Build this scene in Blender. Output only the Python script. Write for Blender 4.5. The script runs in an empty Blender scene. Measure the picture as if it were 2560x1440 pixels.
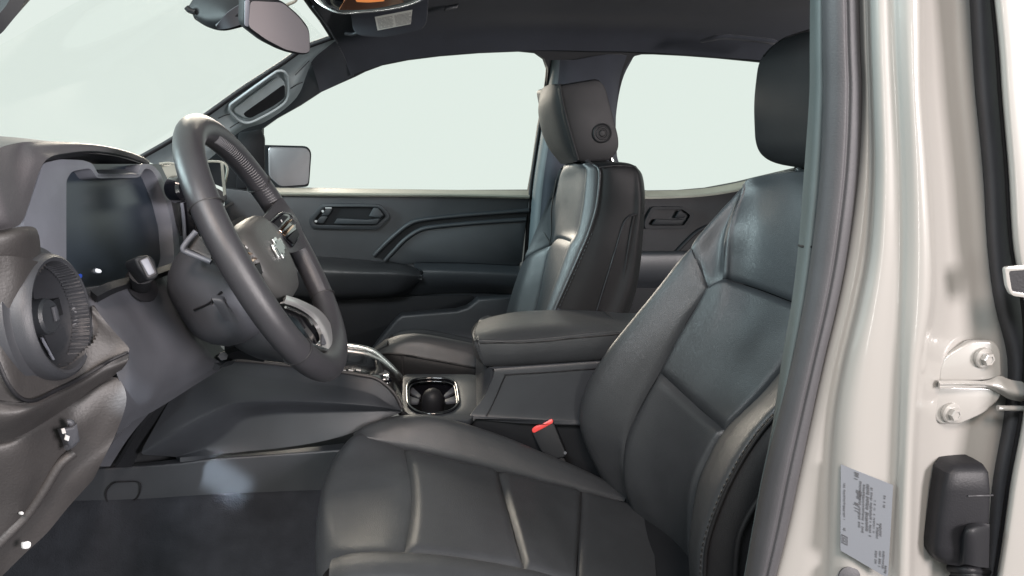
import bpy, bmesh, math, random
import numpy as np
from mathutils import Vector, Matrix, geometry

random.seed(4)
rng = np.random.default_rng(4)
S = bpy.context.scene
COL = S.collection

# ------------------------------------------------------------------ camera
FPX = 1850.0                                   # focal length in pixels of a 2560 px wide picture
CAM = np.array((0.0, -1.43, 0.575))            # z = 0 is the driver's seat cushion
PITCH, YAW = math.radians(-12.79), math.radians(8.13)
FWD = np.array((math.sin(YAW)*math.cos(PITCH), math.cos(YAW)*math.cos(PITCH), math.sin(PITCH)))
RGT = np.array((math.cos(YAW), -math.sin(YAW), 0.0))
UPV = np.cross(RGT, FWD)
cam = bpy.data.objects.new('camera', bpy.data.cameras.new('camera'))
COL.objects.link(cam)
cam.matrix_world = Matrix(((RGT[0], UPV[0], -FWD[0], CAM[0]), (RGT[1], UPV[1], -FWD[1], CAM[1]),
                           (RGT[2], UPV[2], -FWD[2], CAM[2]), (0, 0, 0, 1)))
cam.data.sensor_width = 36
cam.data.lens = FPX/2560*36
cam.data.clip_start, cam.data.clip_end = 0.02, 200
S.camera = cam

# ------------------------------------------------------------------ light
w = bpy.data.worlds.new('World'); S.world = w; w.use_nodes = True
bg = w.node_tree.nodes['Background']
bg.inputs['Color'].default_value = (0.775, 0.855, 0.80, 1)       # bright, even, overcast white behind every window
bg.inputs['Strength'].default_value = 1.0

def area(name, loc, target, sx, sy, power, col):
    l = bpy.data.lights.new(name, 'AREA'); l.shape = 'RECTANGLE'; l.size, l.size_y = sx, sy
    l.energy = power; l.color = col
    o = bpy.data.objects.new(name, l); COL.objects.link(o); o.location = loc
    o.rotation_euler = (Vector(target)-Vector(loc)).to_track_quat('-Z', 'Y').to_euler()
    return o
area('door_fill', (0, -3.2, 3), (0.1, -0.2, 0.25), 0.8, 0.8, 115, (1.00, 0.80, 0.70))  # first of five unseen area lights added and tinted to fit surface brightness
area('windscreen_fill', (-3.4, -0.3, 1.5), (0.1, -0.2, 0.25), 0.9, 0.9, 235, (0.76, 0.96, 1.00))
area('rear_side_fill', (2.6, -3.2, 1), (0.1, -0.2, 0.25), 1.0, 1.0, 225, (1.00, 0.92, 0.92))
area('front_door_fill', (-1.2, -2.8, 2.6), (0.1, -0.2, 0.25), 0.8, 0.8, 88, (0.90, 0.95, 1.00))
area('far_window_fill', (-1, 3.4, 1.6), (0.1, -0.2, 0.25), 1.1, 1.1, 135, (1.00, 0.88, 0.73))

area('highlight_strip', (0.55, -4.2, 0.1), (0.53, -0.73, 0.4), 0.12, 1.3, 9, (1.0, 0.98, 0.95))  # unseen strip added to lay tall highlights on the pillar paint
bp = np.array((-0.330, -0.186, -0.038)); bd_ = np.array((-.06, .80, -.60)); bd_ /= np.linalg.norm(bd_)      # soft shaft of light on the tunnel trim
bl = np.array((.077, 0, -.070)); bl = bl-bd_*np.dot(bl, bd_); bl /= np.linalg.norm(bl); bx_ = np.cross(bl, -bd_)
beam = area('beam_lamp', (0, 0, 0), (0, 0, -1), 0.046, 0.088, 0.066, (0.82, 0.92, 1.0))
bc = bp-bd_*1.5
beam.matrix_world = Matrix(((bx_[0], bl[0], -bd_[0], bc[0]), (bx_[1], bl[1], -bd_[1], bc[1]), (bx_[2], bl[2], -bd_[2], bc[2]), (0, 0, 0, 1)))
beam.data.spread = math.radians(1.4)

S.view_settings.view_transform = 'Standard'
S.view_settings.look = 'None'
S.view_settings.exposure = 0.0
S.view_settings.gamma = 1.0
S.render.engine = 'CYCLES'
S.cycles.use_denoising = True
S.cycles.max_bounces = 8
S.cycles.transparent_max_bounces = 12
S.cycles.caustics_reflective = False
S.cycles.caustics_refractive = False
S.cycles.sample_clamp_indirect = 6

# ------------------------------------------------------------------ materials
def mat(name, col, rough=0.5, metal=0.0, coat=0.0, bump=None, vary=0.0, spec=0.5, big=None, emit=None, sheen=0.0, tint=None):
    m = bpy.data.materials.new(name); m.use_nodes = True
    nt = m.node_tree; N = nt.nodes; L = nt.links; b = N['Principled BSDF']
    b.inputs['Base Color'].default_value = (*col, 1); b.inputs['Roughness'].default_value = rough
    b.inputs['Metallic'].default_value = metal; b.inputs['Coat Weight'].default_value = coat
    b.inputs['Coat Roughness'].default_value = 0.05
    b.inputs['Specular IOR Level'].default_value = spec
    b.inputs['Sheen Weight'].default_value = sheen
    tc = N.new('ShaderNodeTexCoord')
    if emit:
        b.inputs['Emission Color'].default_value = (*emit[:3], 1); b.inputs['Emission Strength'].default_value = emit[3]
    if vary:
        n1 = N.new('ShaderNodeTexNoise'); n1.inputs['Scale'].default_value = 9; n1.inputs['Detail'].default_value = 5
        L.new(tc.outputs['Object'], n1.inputs['Vector'])
        r = N.new('ShaderNodeMapRange'); r.inputs['To Min'].default_value = max(0.03, rough-vary); r.inputs['To Max'].default_value = min(1, rough+vary)
        L.new(n1.outputs['Fac'], r.inputs['Value']); L.new(r.outputs['Result'], b.inputs['Roughness'])
        mx = N.new('ShaderNodeMix'); mx.data_type = 'RGBA'
        t = tint or tuple(c*1.25 for c in col)
        mx.inputs[6].default_value = (*(c*0.88 for c in col), 1); mx.inputs[7].default_value = (*t, 1)
        n2 = N.new('ShaderNodeTexNoise'); n2.inputs['Scale'].default_value = 26; n2.inputs['Detail'].default_value = 6
        L.new(tc.outputs['Object'], n2.inputs['Vector']); L.new(n2.outputs['Fac'], mx.inputs[0]); L.new(mx.outputs[2], b.inputs['Base Color'])
    last = None
    if big:
        n = N.new('ShaderNodeTexNoise'); n.inputs['Scale'].default_value = big[0]; n.inputs['Detail'].default_value = 3
        n.inputs['Distortion'].default_value = 0.6
        L.new(tc.outputs['Object'], n.inputs['Vector'])
        bp = N.new('ShaderNodeBump'); bp.inputs['Strength'].default_value = big[1]; bp.inputs['Distance'].default_value = 0.004
        L.new(n.outputs['Fac'], bp.inputs['Height']); last = bp
    if bump:
        if len(bump) > 2 and bump[2] == 'v':
            n = N.new('ShaderNodeTexVoronoi'); n.feature = 'DISTANCE_TO_EDGE'; out = n.outputs['Distance']
        else:
            n = N.new('ShaderNodeTexNoise'); n.inputs['Detail'].default_value = 4; out = n.outputs['Fac']
        n.inputs['Scale'].default_value = bump[0]
        L.new(tc.outputs['Object'], n.inputs['Vector'])
        bp = N.new('ShaderNodeBump'); bp.inputs['Strength'].default_value = bump[1]; bp.inputs['Distance'].default_value = 0.001
        L.new(out, bp.inputs['Height'])
        if last: L.new(last.outputs['Normal'], bp.inputs['Normal'])
        last = bp
    if last: L.new(last.outputs['Normal'], b.inputs['Normal'])
    return m

def glass(name, tint, refl=0.5):
    m = bpy.data.materials.new(name); m.use_nodes = True
    nt = m.node_tree; N = nt.nodes; L = nt.links; N.remove(N['Principled BSDF'])
    out = N['Material Output']
    t = N.new('ShaderNodeBsdfTransparent'); t.inputs['Color'].default_value = (*tint, 1)
    g = N.new('ShaderNodeBsdfGlossy'); g.inputs['Roughness'].default_value = 0.02
    f = N.new('ShaderNodeFresnel'); f.inputs['IOR'].default_value = 1.3
    k = N.new('ShaderNodeMath'); k.operation = 'MULTIPLY'; k.inputs[1].default_value = refl
    mx = N.new('ShaderNodeMixShader')
    L.new(f.outputs['Fac'], k.inputs[0]); L.new(k.outputs[0], mx.inputs['Fac'])
    L.new(t.outputs[0], mx.inputs[1]); L.new(g.outputs[0], mx.inputs[2]); L.new(mx.outputs[0], out.inputs['Surface'])
    return m

M = dict(
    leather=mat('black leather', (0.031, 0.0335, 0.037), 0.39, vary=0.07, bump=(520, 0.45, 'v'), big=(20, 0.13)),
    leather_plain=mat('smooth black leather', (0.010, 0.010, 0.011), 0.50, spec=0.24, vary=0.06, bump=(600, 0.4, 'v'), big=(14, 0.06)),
    rim=mat('steering wheel leather', (0.030, 0.030, 0.034), 0.38, vary=0.05, bump=(1400, 0.2, 'v')),
    plastic=mat('charcoal grained plastic', (0.027, 0.030, 0.035), 0.40, vary=0.06, bump=(1500, 0.3)),
    plastic_dark=mat('black grained plastic', (0.010, 0.011, 0.013), 0.55, vary=0.05, bump=(1500, 0.3), spec=0.25),
    plastic_mid=mat('grey moulded plastic', (0.058, 0.061, 0.071), 0.5, vary=0.05, bump=(1600, 0.25)),
    bezel=mat('light grey satin plastic', (0.135, 0.143, 0.168), 0.42, vary=0.04, bump=(1800, 0.15)),
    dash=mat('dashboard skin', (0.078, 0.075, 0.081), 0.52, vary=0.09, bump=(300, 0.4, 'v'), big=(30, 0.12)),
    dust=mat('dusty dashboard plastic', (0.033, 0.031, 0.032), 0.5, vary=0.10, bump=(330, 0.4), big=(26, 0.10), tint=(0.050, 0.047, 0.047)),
    gloss=mat('piano black', (0.006, 0.006, 0.008), 0.13, coat=0.5),
    screen=mat('switched off display glass', (0.020, 0.028, 0.040), 0.28),
    chrome=mat('satin chrome', (0.82, 0.82, 0.82), 0.24, metal=1.0),
    rubber=mat('rubber weather seal', (0.043, 0.042, 0.046), 0.6, vary=0.08, bump=(600, 0.4)),
    rubber_black=mat('black rubber', (0.012, 0.012, 0.014), 0.5, spec=0.22, vary=0.08, bump=(500, 0.25)),
    headliner=mat('dark headliner cloth', (0.026, 0.030, 0.040), 0.9, bump=(1200, 0.5), vary=0.04, sheen=0.15),
    carpet=mat('black carpet', (0.012, 0.0135, 0.017), 0.95, bump=(420, 1.0), vary=0.03, spec=0.2, big=(60, 0.35), tint=(0.032, 0.036, 0.044)),
    paint=mat('sand white car paint', (0.272, 0.262, 0.247), 0.30, coat=0.9, big=(5, 0.02)),
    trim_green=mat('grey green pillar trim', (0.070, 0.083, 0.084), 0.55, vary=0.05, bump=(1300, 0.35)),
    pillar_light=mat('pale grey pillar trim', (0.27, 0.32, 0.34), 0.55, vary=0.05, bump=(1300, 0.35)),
    sill=mat('window lit sill plastic', (0.22, 0.22, 0.185), 0.55, vary=0.06, bump=(900, 0.4)),  # light from the window above put into the sill's paler colour
    asphalt=mat('asphalt', (0.06, 0.06, 0.062), 0.9, vary=0.05, bump=(120, 0.6)),
    plastic_door=mat('door card plastic', (0.028, 0.032, 0.037), 0.46, vary=0.05, bump=(1500, 0.3)),
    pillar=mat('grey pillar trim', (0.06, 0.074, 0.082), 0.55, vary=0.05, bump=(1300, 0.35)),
    label=mat('grey label paper', (0.125, 0.134, 0.150), 0.45),
    paper=mat('pale warning label', (0.55, 0.56, 0.52), 0.6),
    ink=mat('dark print', (0.05, 0.05, 0.055), 0.6),
    ink_soft=mat('grey print', (0.20, 0.20, 0.20), 0.6),
    white=mat('white printed mark', (0.55, 0.55, 0.55), 0.5),
    thread=mat('black stitching thread', (0.012, 0.012, 0.013), 0.6),
    thread_light=mat('grey stitching thread', (0.17, 0.17, 0.18), 0.6),
    hub=mat('airbag cover skin', (0.048, 0.049, 0.049), 0.42, vary=0.05, bump=(1400, 0.2, 'v')),
    silver=mat('lit chrome spoke', (0.38, 0.385, 0.39), 0.28, metal=0.5, coat=0.3),  # chrome spoke, its brightness from the camera side put into the colour
    chrome_orange=mat('warm chrome', (0.85, 0.55, 0.38), 0.18, metal=1.0),  # chrome with its orange reflection put into the colour
    vent=mat('vent ring plastic', (0.036, 0.038, 0.044), 0.42, vary=0.05, bump=(1500, 0.3)),
    red=mat('red release button', (0.72, 0.06, 0.055), 0.35),
    mirror=mat('mirror glass', (0.24, 0.22, 0.23), 0.25, metal=0.25),  # grey of the reflected scene put into the glass colour
    beige=mat('beige felt', (0.30, 0.27, 0.22), 0.8, vary=0.1),
    clear=mat('clear film edge', (0.24, 0.25, 0.22), 0.25),
    amber=mat('glowing amber reflection', (0.8, 0.30, 0.10), 0.25, emit=(1.0, 0.33, 0.09, 0.55)),  # glow stands in for an amber reflection, no lamp here
    brown=mat('brown painted reflection', (0.30, 0.11, 0.05), 0.2, coat=0.4),  # amber reflection on the gloss put into the colour
    led=mat('lit white symbol', (0.8, 0.8, 0.8), 0.4, emit=(0.9, 0.93, 1.0, 0.8)),
    blue=mat('lit blue symbol', (0.02, 0.06, 0.4), 0.4, emit=(0.03, 0.10, 0.50, 0.25)),
    window=glass('window glass', (0.99, 0.996, 0.993), 0.05),
)

# ------------------------------------------------------------------ helpers
OFF = {}                                       # world position of each object's origin

def thing(name, label, cat, loc, group=None):
    o = bpy.data.objects.new(name, None); COL.objects.link(o); o.location = loc; o.empty_display_size = 0.05
    o['label'] = label; o['category'] = cat; o['kind'] = 'thing'
    if group: o['group'] = group
    OFF[o.name] = np.array(loc, float)
    return o

def link(name, verts, faces, m, parent=None, smooth=35, mats=None, kind=None):
    off = OFF[parent.name] if parent is not None else np.zeros(3)
    verts = np.asarray(verts, float) - off
    me = bpy.data.meshes.new(name); me.from_pydata(verts.tolist(), [], [tuple(int(i) for i in f) for f in faces]); me.update()
    me.materials.append(M[m])
    if smooth is not None:
        me.polygons.foreach_set('use_smooth', [True]*len(me.polygons))
        me.set_sharp_from_angle(angle=math.radians(smooth))
    o = bpy.data.objects.new(name, me); COL.objects.link(o)
    if parent is not None: o.parent = parent
    OFF[o.name] = off
    if kind: o['kind'] = kind
    return o

def ray(u, v):
    d = RGT*((u-1280)/FPX) - UPV*((v-720)/FPX) + FWD
    return d
def W(u, v, y):                                # the point of the plane Y = y seen at a pixel of the photograph
    d = ray(u, v); return CAM + d*((y-CAM[1])/d[1])
def WP(u, v, p, n):                            # the same for the plane through p with normal n
    d = ray(u, v); n = np.asarray(n, float); return CAM + d*(np.dot(np.asarray(p)-CAM, n)/np.dot(d, n))
def RW(*pts): return np.array([W(*p) for p in pts])
def RY(y, *pts): return np.array([W(p[0], p[1], y) for p in pts])

def cr(P, n, closed=False):                    # uniform Catmull-Rom through P, n samples
    P = np.asarray(P, float); k = len(P)
    if k == 2 and not closed:
        t = np.linspace(0, 1, n)[:, None]; return P[0]*(1-t)+P[1]*t
    if closed:
        t = np.linspace(0, k, n, endpoint=False); i = np.floor(t).astype(int); f = (t-i)[:, None]
        a, b, c, d = P[(i-1) % k], P[i % k], P[(i+1) % k], P[(i+2) % k]
    else:
        Q = np.vstack([2*P[0]-P[1], P, 2*P[-1]-P[-2]])
        t = np.linspace(0, k-1, n); i = np.minimum(np.floor(t).astype(int), k-2); f = (t-i)[:, None]
        a, b, c, d = Q[i], Q[i+1], Q[i+2], Q[i+3]
    return 0.5*((2*b)+(c-a)*f+(2*a-5*b+4*c-d)*f**2+(3*b-a-3*c+d)*f**3)

def arc(P, n, closed=False):                   # Catmull-Rom resampled evenly by length
    C = cr(P, max(200, 8*len(P)), closed)
    if closed: C = np.vstack([C, C[:1]])
    s = np.r_[0, np.cumsum(np.linalg.norm(np.diff(C, axis=0), axis=1))]
    t = np.linspace(0, s[-1], n, endpoint=not closed)
    return np.stack([np.interp(t, s, C[:, k]) for k in range(C.shape[1])], 1)

def gnormals(G):
    du = np.gradient(G, axis=1); dv = np.gradient(G, axis=0)
    n = np.cross(du, dv); n /= np.maximum(np.linalg.norm(n, axis=2, keepdims=True), 1e-12)
    return n

def panel(name, rows, m, parent=None, nu=32, nv=24, cross='cr', puff=0.0, edge=(None, None, None, None), thick=0.008,
          rnd=None, smooth=40, toward=None, kind=None, wob=0.0, row_arc=False, cut=None):
    """A sheet through rows of points (each row from one side to the other), bulged outward, with a thickness behind it.
    edge: width (0..0.5) over which the bulge falls to nothing at row start, row end, first row, last row."""
    rows = [np.asarray(r, float) for r in rows]
    R_ = np.array([(arc if row_arc else cr)(r, nu) for r in rows])
    if cross == 'cr':
        G = np.array([cr(R_[:, j], nv) for j in range(nu)]).transpose(1, 0, 2)
    else:
        rr = []
        k = len(R_)
        for i in range(k):
            if 0 < i < k-1:
                f = rnd if rnd is not None else 0.12
                A = R_[i]+(R_[i-1]-R_[i])*f; B = R_[i]+(R_[i+1]-R_[i])*f
                rr += [A, (A+B+2*R_[i])/4, B]
            else: rr.append(R_[i])
        G = []
        for a, b in zip(rr[:-1], rr[1:]):
            for t in np.linspace(0, 1, 3)[:-1]: G.append(a*(1-t)+b*t)
        G.append(rr[-1]); G = np.array(G)
    n = gnormals(G)
    to = CAM if toward is None else np.asarray(toward, float)
    flip = np.mean(np.sum(n*(to-G), axis=2)) < 0
    if flip: n = -n
    nvv, nuu = G.shape[:2]
    if puff:
        s = np.linspace(0, 1, nuu); t = np.linspace(0, 1, nvv)
        def fall(d, wd): return 1-(1-np.clip(d/wd, 0, 1))**2.4
        f = np.ones((nvv, nuu))
        if edge[0]: f *= fall(s, edge[0])[None, :]
        if edge[1]: f *= fall(1-s, edge[1])[None, :]
        if edge[2]: f *= fall(t, edge[2])[:, None]
        if edge[3]: f *= fall(1-t, edge[3])[:, None]
        G = G+n*(puff*f)[..., None]
    if wob:
        a = rng.normal(size=(5, 4))
        t, s = np.meshgrid(np.linspace(0, 1, nvv), np.linspace(0, 1, nuu), indexing='ij')
        d = sum(np.sin(6*(k[0]*s+k[1]*t)+3*k[2])*k[3] for k in a)*wob*0.4
        G = G+n*d[..., None]
    n2 = gnormals(G)*(-1 if flip else 1)
    B = G-n2*thick
    V = np.vstack([G.reshape(-1, 3), B.reshape(-1, 3)]); o = nuu*nvv
    F = []
    ix = lambda i, j: i*nuu+j
    for i in range(nvv-1):
        for j in range(nuu-1):
            if cut and cut((G[i, j]+G[i+1, j+1])/2): continue
            q = (ix(i, j), ix(i, j+1), ix(i+1, j+1), ix(i+1, j))
            F.append(q[::-1] if flip else q); F.append(tuple(x+o for x in (q if flip else q[::-1])))
    ring = [ix(0, j) for j in range(nuu)]+[ix(i, nuu-1) for i in range(1, nvv)]+[ix(nvv-1, j) for j in range(nuu-2, -1, -1)]+[ix(i, 0) for i in range(nvv-2, 0, -1)]
    for a, b in zip(ring, ring[1:]+ring[:1]):
        if cut and cut(V[a]): continue
        q = (b, a, a+o, b+o); F.append(q[::-1] if flip else q)
    ob = link(name, V, F, m, parent, smooth=smooth, kind=kind)
    return ob

def tube(name, P, r, m, parent=None, n=10, closed=False, cuts=None, kind=None, flat=None, up=None, smooth=60, raw=False):
    P = np.asarray(P, float)
    C = P if raw else arc(P, cuts or max(12, 6*len(P)), closed)
    k = len(C)
    T = np.roll(C, -1, 0)-np.roll(C, 1, 0) if closed else np.gradient(C, axis=0)
    T /= np.maximum(np.linalg.norm(T, axis=1, keepdims=True), 1e-9)
    rad = np.interp(np.linspace(0, 1, k), np.linspace(0, 1, len(r)), r) if hasattr(r, '__len__') else np.full(k, r)
    ref = np.asarray(up if up is not None else ((0, 0, 1) if abs(T[0][2]) < 0.9 else (1, 0, 0)), float)
    V = []; a = ref-T[0]*np.dot(ref, T[0]); a /= np.linalg.norm(a)
    fx, fy = flat or (1, 1)
    for i in range(k):
        if up is not None: a = ref.copy()
        a = a-T[i]*np.dot(a, T[i]); a /= np.linalg.norm(a); b = np.cross(T[i], a)
        for q in range(n):
            th = 2*math.pi*q/n
            V.append(C[i]+rad[i]*(fx*math.cos(th)*a+fy*math.sin(th)*b))
    F = []
    for i in range(k if closed else k-1):
        i2 = (i+1) % k
        for q in range(n):
            q2 = (q+1) % n; F.append((i*n+q, i*n+q2, i2*n+q2, i2*n+q))
    if not closed:
        F.append(tuple(range(n))[::-1]); F.append(tuple((k-1)*n+q for q in range(n)))
    return link(name, V, F, m, parent, smooth=smooth, kind=kind)

def rp(pts, r, n=5):                           # round the corners of a pixel polygon
    pts = [np.array(p[:2], float) for p in pts]; out = []
    k = len(pts)
    for i in range(k):
        p, a, b = pts[i], pts[i-1], pts[(i+1) % k]
        ra = min(r, 0.45*np.linalg.norm(a-p)); rb = min(r, 0.45*np.linalg.norm(b-p))
        A = p+(a-p)/np.linalg.norm(a-p)*ra; B = p+(b-p)/np.linalg.norm(b-p)*rb
        for t in np.linspace(0, 1, n): out.append((1-t)**2*A+2*t*(1-t)*p+t*t*B)
    return out

def prism(name, P, d, m, parent=None, holes=(), bevel=0.0, seg=2, smooth=35, kind=None):
    """An outline of 3-D points (and outlines of holes) pushed along d."""
    P = np.asarray(P, float); d = np.asarray(d, float)
    loops = [P]+[np.asarray(h, float) for h in holes]
    bm = bmesh.new()
    allv = np.vstack(loops)
    f0 = [bm.verts.new(p) for p in allv]
    if holes:
        tris = geometry.tessellate_polygon([[Vector(p) for p in l] for l in loops])
        fs = []
        for t in tris:
            try: fs.append(bm.faces.new([f0[i] for i in t]))
            except ValueError: pass
    else:
        fs = [bm.faces.new(f0)]
    ext = bmesh.ops.extrude_face_region(bm, geom=fs)
    vs = [g for g in ext['geom'] if isinstance(g, bmesh.types.BMVert)]
    bmesh.ops.translate(bm, verts=vs, vec=d.tolist())
    bmesh.ops.recalc_face_normals(bm, faces=bm.faces[:])
    if bevel:
        ed = [e for e in bm.edges if len(e.link_faces) == 2 and e.calc_face_angle(0) > 0.6 and
              (abs(Vector(d).normalized().dot((e.verts[0].co-e.verts[1].co).normalized())) < 0.5)]
        bmesh.ops.bevel(bm, geom=ed, offset=bevel, offset_type='OFFSET', segments=seg, profile=0.5, affect='EDGES', clamp_overlap=True)
    off = OFF[parent.name] if parent is not None else np.zeros(3)
    bmesh.ops.translate(bm, verts=bm.verts[:], vec=(-off).tolist())
    me = bpy.data.meshes.new(name); bm.to_mesh(me); bm.free()
    me.materials.append(M[m])
    me.polygons.foreach_set('use_smooth', [True]*len(me.polygons)); me.set_sharp_from_angle(angle=math.radians(smooth))
    o = bpy.data.objects.new(name, me); COL.objects.link(o)
    if parent is not None: o.parent = parent
    OFF[o.name] = off
    if kind: o['kind'] = kind
    return o

def lathe(name, prof, c, axis, m, parent=None, n=40, smooth=35, squash=1.0):
    """prof: (radius, height along axis)."""
    ax = np.asarray(axis, float); ax /= np.linalg.norm(ax)
    a = np.cross(ax, (0, 0, 1)) if abs(ax[2]) < 0.9 else np.cross(ax, (1, 0, 0)); a /= np.linalg.norm(a); b = np.cross(ax, a)
    V = []
    for r, h in prof:
        for q in range(n):
            th = 2*math.pi*q/n; V.append(np.asarray(c)+ax*h+r*(math.cos(th)*a+squash*math.sin(th)*b))
    F = []
    for i in range(len(prof)-1):
        for q in range(n):
            q2 = (q+1) % n; F.append((i*n+q, i*n+q2, (i+1)*n+q2, (i+1)*n+q))
    F.append(tuple(range(n))[::-1]); F.append(tuple((len(prof)-1)*n+q for q in range(n)))
    o = link(name, V, F, m, parent, smooth=smooth)
    bm = bmesh.new(); bm.from_mesh(o.data); bmesh.ops.recalc_face_normals(bm, faces=bm.faces[:]); bm.to_mesh(o.data); bm.free()
    return o

def rings(name, secs, m, parent=None, smooth=50, caps=True, kind=None):
    """A closed skin through rings of points."""
    n = len(secs[0]); V = np.vstack(secs); F = []
    for i in range(len(secs)-1):
        for q in range(n):
            q2 = (q+1) % n; F.append((i*n+q, i*n+q2, (i+1)*n+q2, (i+1)*n+q))
    if caps:
        F.append(tuple(range(n))[::-1]); F.append(tuple((len(secs)-1)*n+q for q in range(n)))
    o = link(name, V, F, m, parent, smooth=smooth, kind=kind)
    bm = bmesh.new(); bm.from_mesh(o.data); bmesh.ops.recalc_face_normals(bm, faces=bm.faces[:]); bm.to_mesh(o.data); bm.free()
    return o

def cushion(name, c, ax, ay, az, hx, hy, hz, m, parent=None, p=4.0, n=28, taper=0.0):
    """A superellipsoid block: half sizes hx, hy, hz along unit axes ax, ay, az."""
    c, ax, ay, az = (np.asarray(q, float) for q in (c, ax, ay, az))
    secs = []
    e = 2/p
    sg = lambda x: np.sign(x)*abs(x)**e
    for i in range(1, n):
        ph = -math.pi/2+math.pi*i/n
        z = sg(math.sin(ph)); k = abs(math.cos(ph))**e
        k2 = k*(1+taper*z)
        secs.append(np.array([c+ax*hx*k2*sg(math.cos(th))+ay*hy*k2*sg(math.sin(th))+az*hz*z for th in np.linspace(0, 2*math.pi, 48, endpoint=False)]))
    return rings(name, secs, m, parent, smooth=60)

def stitches(name, C, nrm, m, parent, step=0.008, ln=0.005, r=0.0009, kind='stuff'):
    """A row of short threads along the curve C, one joined part."""
    C = np.asarray(C, float); L = np.sum(np.linalg.norm(np.diff(C, axis=0), axis=1))
    k = max(2, int(L/step)); A = arc(C, k)
    T = np.gradient(A, axis=0); T /= np.linalg.norm(T, axis=1, keepdims=True)
    V, F = [], []
    for i in range(k):
        nr = np.asarray(nrm, float); nr = nr-T[i]*np.dot(nr, T[i]); nr /= np.linalg.norm(nr); b = np.cross(T[i], nr)
        o = len(V)
        for s_, lift in ((-.5, 0), (-.25, 1), (.25, 1), (.5, 0)):
            for th in (0, 2.1, 4.2):
                V.append(A[i]+T[i]*ln*s_+nr*r*(lift*1.2)+r*(math.cos(th)*nr+math.sin(th)*b))
        for q in range(3):
            for e in range(3):
                e2 = (e+1) % 3; F.append((o+q*3+e, o+q*3+e2, o+q*3+3+e2, o+q*3+3+e))
    return link(name, V, F, m, parent, smooth=60, kind=kind)

def glyphs(name, org, ex, ey, nrm, lines, m, parent, kind='stuff'):
    """Rows of small print marks on a flat label: lines = (x0, y0, x1, height, fill) in the label's own axes (metres)."""
    V, F = [], []
    org, ex, ey, nrm = (np.asarray(q, float) for q in (org, ex, ey, nrm))
    for (x0, y0, x1, h, fill) in lines:
        x = x0
        while x < x1:
            wd = h*random.uniform(0.35, 0.9)
            if random.random() < fill:
                o = len(V)
                hh = h*random.uniform(0.75, 1.0)
                for (a, b) in ((x, y0), (min(x+wd, x1), y0), (min(x+wd, x1), y0+hh), (x, y0+hh)): V.append(org+ex*a+ey*b+nrm*0.0006)
                F.append((o, o+1, o+2, o+3))
            x += wd+h*0.22
    return link(name, V, F, m, parent, smooth=None, kind=kind)

X_, Y_, Z_ = np.eye(3)

# ================================================================== cab shell
TP, TN = (0, 0.72, 0.35), (0, 1, 0.222)        # the far side of the cab leans inward towards the roof
def TS(pts, dy=0.0): return np.array([WP(p[0], p[1], (0, 0.765+dy, 0.35), TN) for p in pts])

FRONT_WIN = [(655, 321), (690, 296), (749, 263), (801, 229), (852, 206), (886, 191), (912, 178), (955, 162), (1020, 149), (1100, 139),
             (1200, 131), (1300, 127), (1340, 131), (1361, 146), (1370, 172), (1366, 220), (1347, 315), (1331, 427), (1322, 476), (1150, 477), (900, 474), (700, 470), (655, 468)]
REAR_WIN = [(1640, 134), (1612, 134), (1587, 140), (1570, 157), (1560, 177), (1547, 230), (1540, 282), (1539, 330), (1543, 400), (1560, 450), (1585, 474), (1625, 478), (1700, 477),
            (1770, 471), (1850, 456), (1890, 446), (2000, 420), (2100, 400), (2110, 180), (2000, 164), (1893, 153), (1800, 144), (1720, 138)]

cab = thing('pickup_cab', 'dark trimmed cab shell of a pickup truck around the two leather seats', 'truck cab', (0.2, 0.0, -0.35))
prism('side_frame', TS([(372, 394), (450, 350), (530, 288), (620, 228), (740, 152), (834, 104), (850, 70), (1200, 50), (2130, 70), (2140, 200), (2140, 520), (1320, 520), (640, 520), (560, 470)]),
      (0, 0.03, 0.0), 'plastic_dark', cab, holes=[TS(FRONT_WIN), TS(REAR_WIN)])

hx0 = RW((878, 188, .655), (915, 175, .652), (1000, 151, .65), (1150, 134, .65), (1345, 126, .65), (1480, 128, .65), (1620, 131, .65), (1893, 150, .65), (2160, 172, .65))
front_col = RW((878, 188, .655), (852, 132, .61), (832, 95, .56), (802, 48, .45), (768, 2, .32))
hrows = [hx0]
for k, (y, z) in enumerate(((.61, None), (.53, .842), (.44, .868), (.32, .880))):
    r = hx0.copy(); r[:, 1] = y; r[:, 2] = (hx0[:, 2]+.055) if z is None else z
    r[0] = front_col[k+1]; hrows.append(r)
for y, z in ((0.0, .90), (-.35, .89), (-.56, .85)):
    r = hx0.copy(); r[:, 1] = y; r[:, 2] = z
    mx = front_col[4][0]-0.03*(1-(y/.6)**2) if y > -.3 else front_col[2][0]
    r[0] = (mx, y, z-.012); hrows.append(r)
panel('headliner', hrows, 'headliner', cab, nu=60, nv=40, thick=0.012, toward=(0.2, 0, 0.3))
tube('header_seal', list(front_col[2:])+[hrows[5][0], hrows[6][0]], 0.006, 'rubber_black', cab, cuts=40)
tube('header_trim', [p+np.array((.012, -.004, -.012)) for p in list(front_col)[2:]], 0.0022, 'plastic_mid', cab, cuts=40)
# rear end of the roof and the back of the cab
panel('rear_bulkhead', [np.array([(1.45, y, .80) for y in (-.62, 0, .66)]), np.array([(1.50, y, .36) for y in (-.66, 0, .70)])], 'plastic_dark', cab, nu=6, nv=4)

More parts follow.
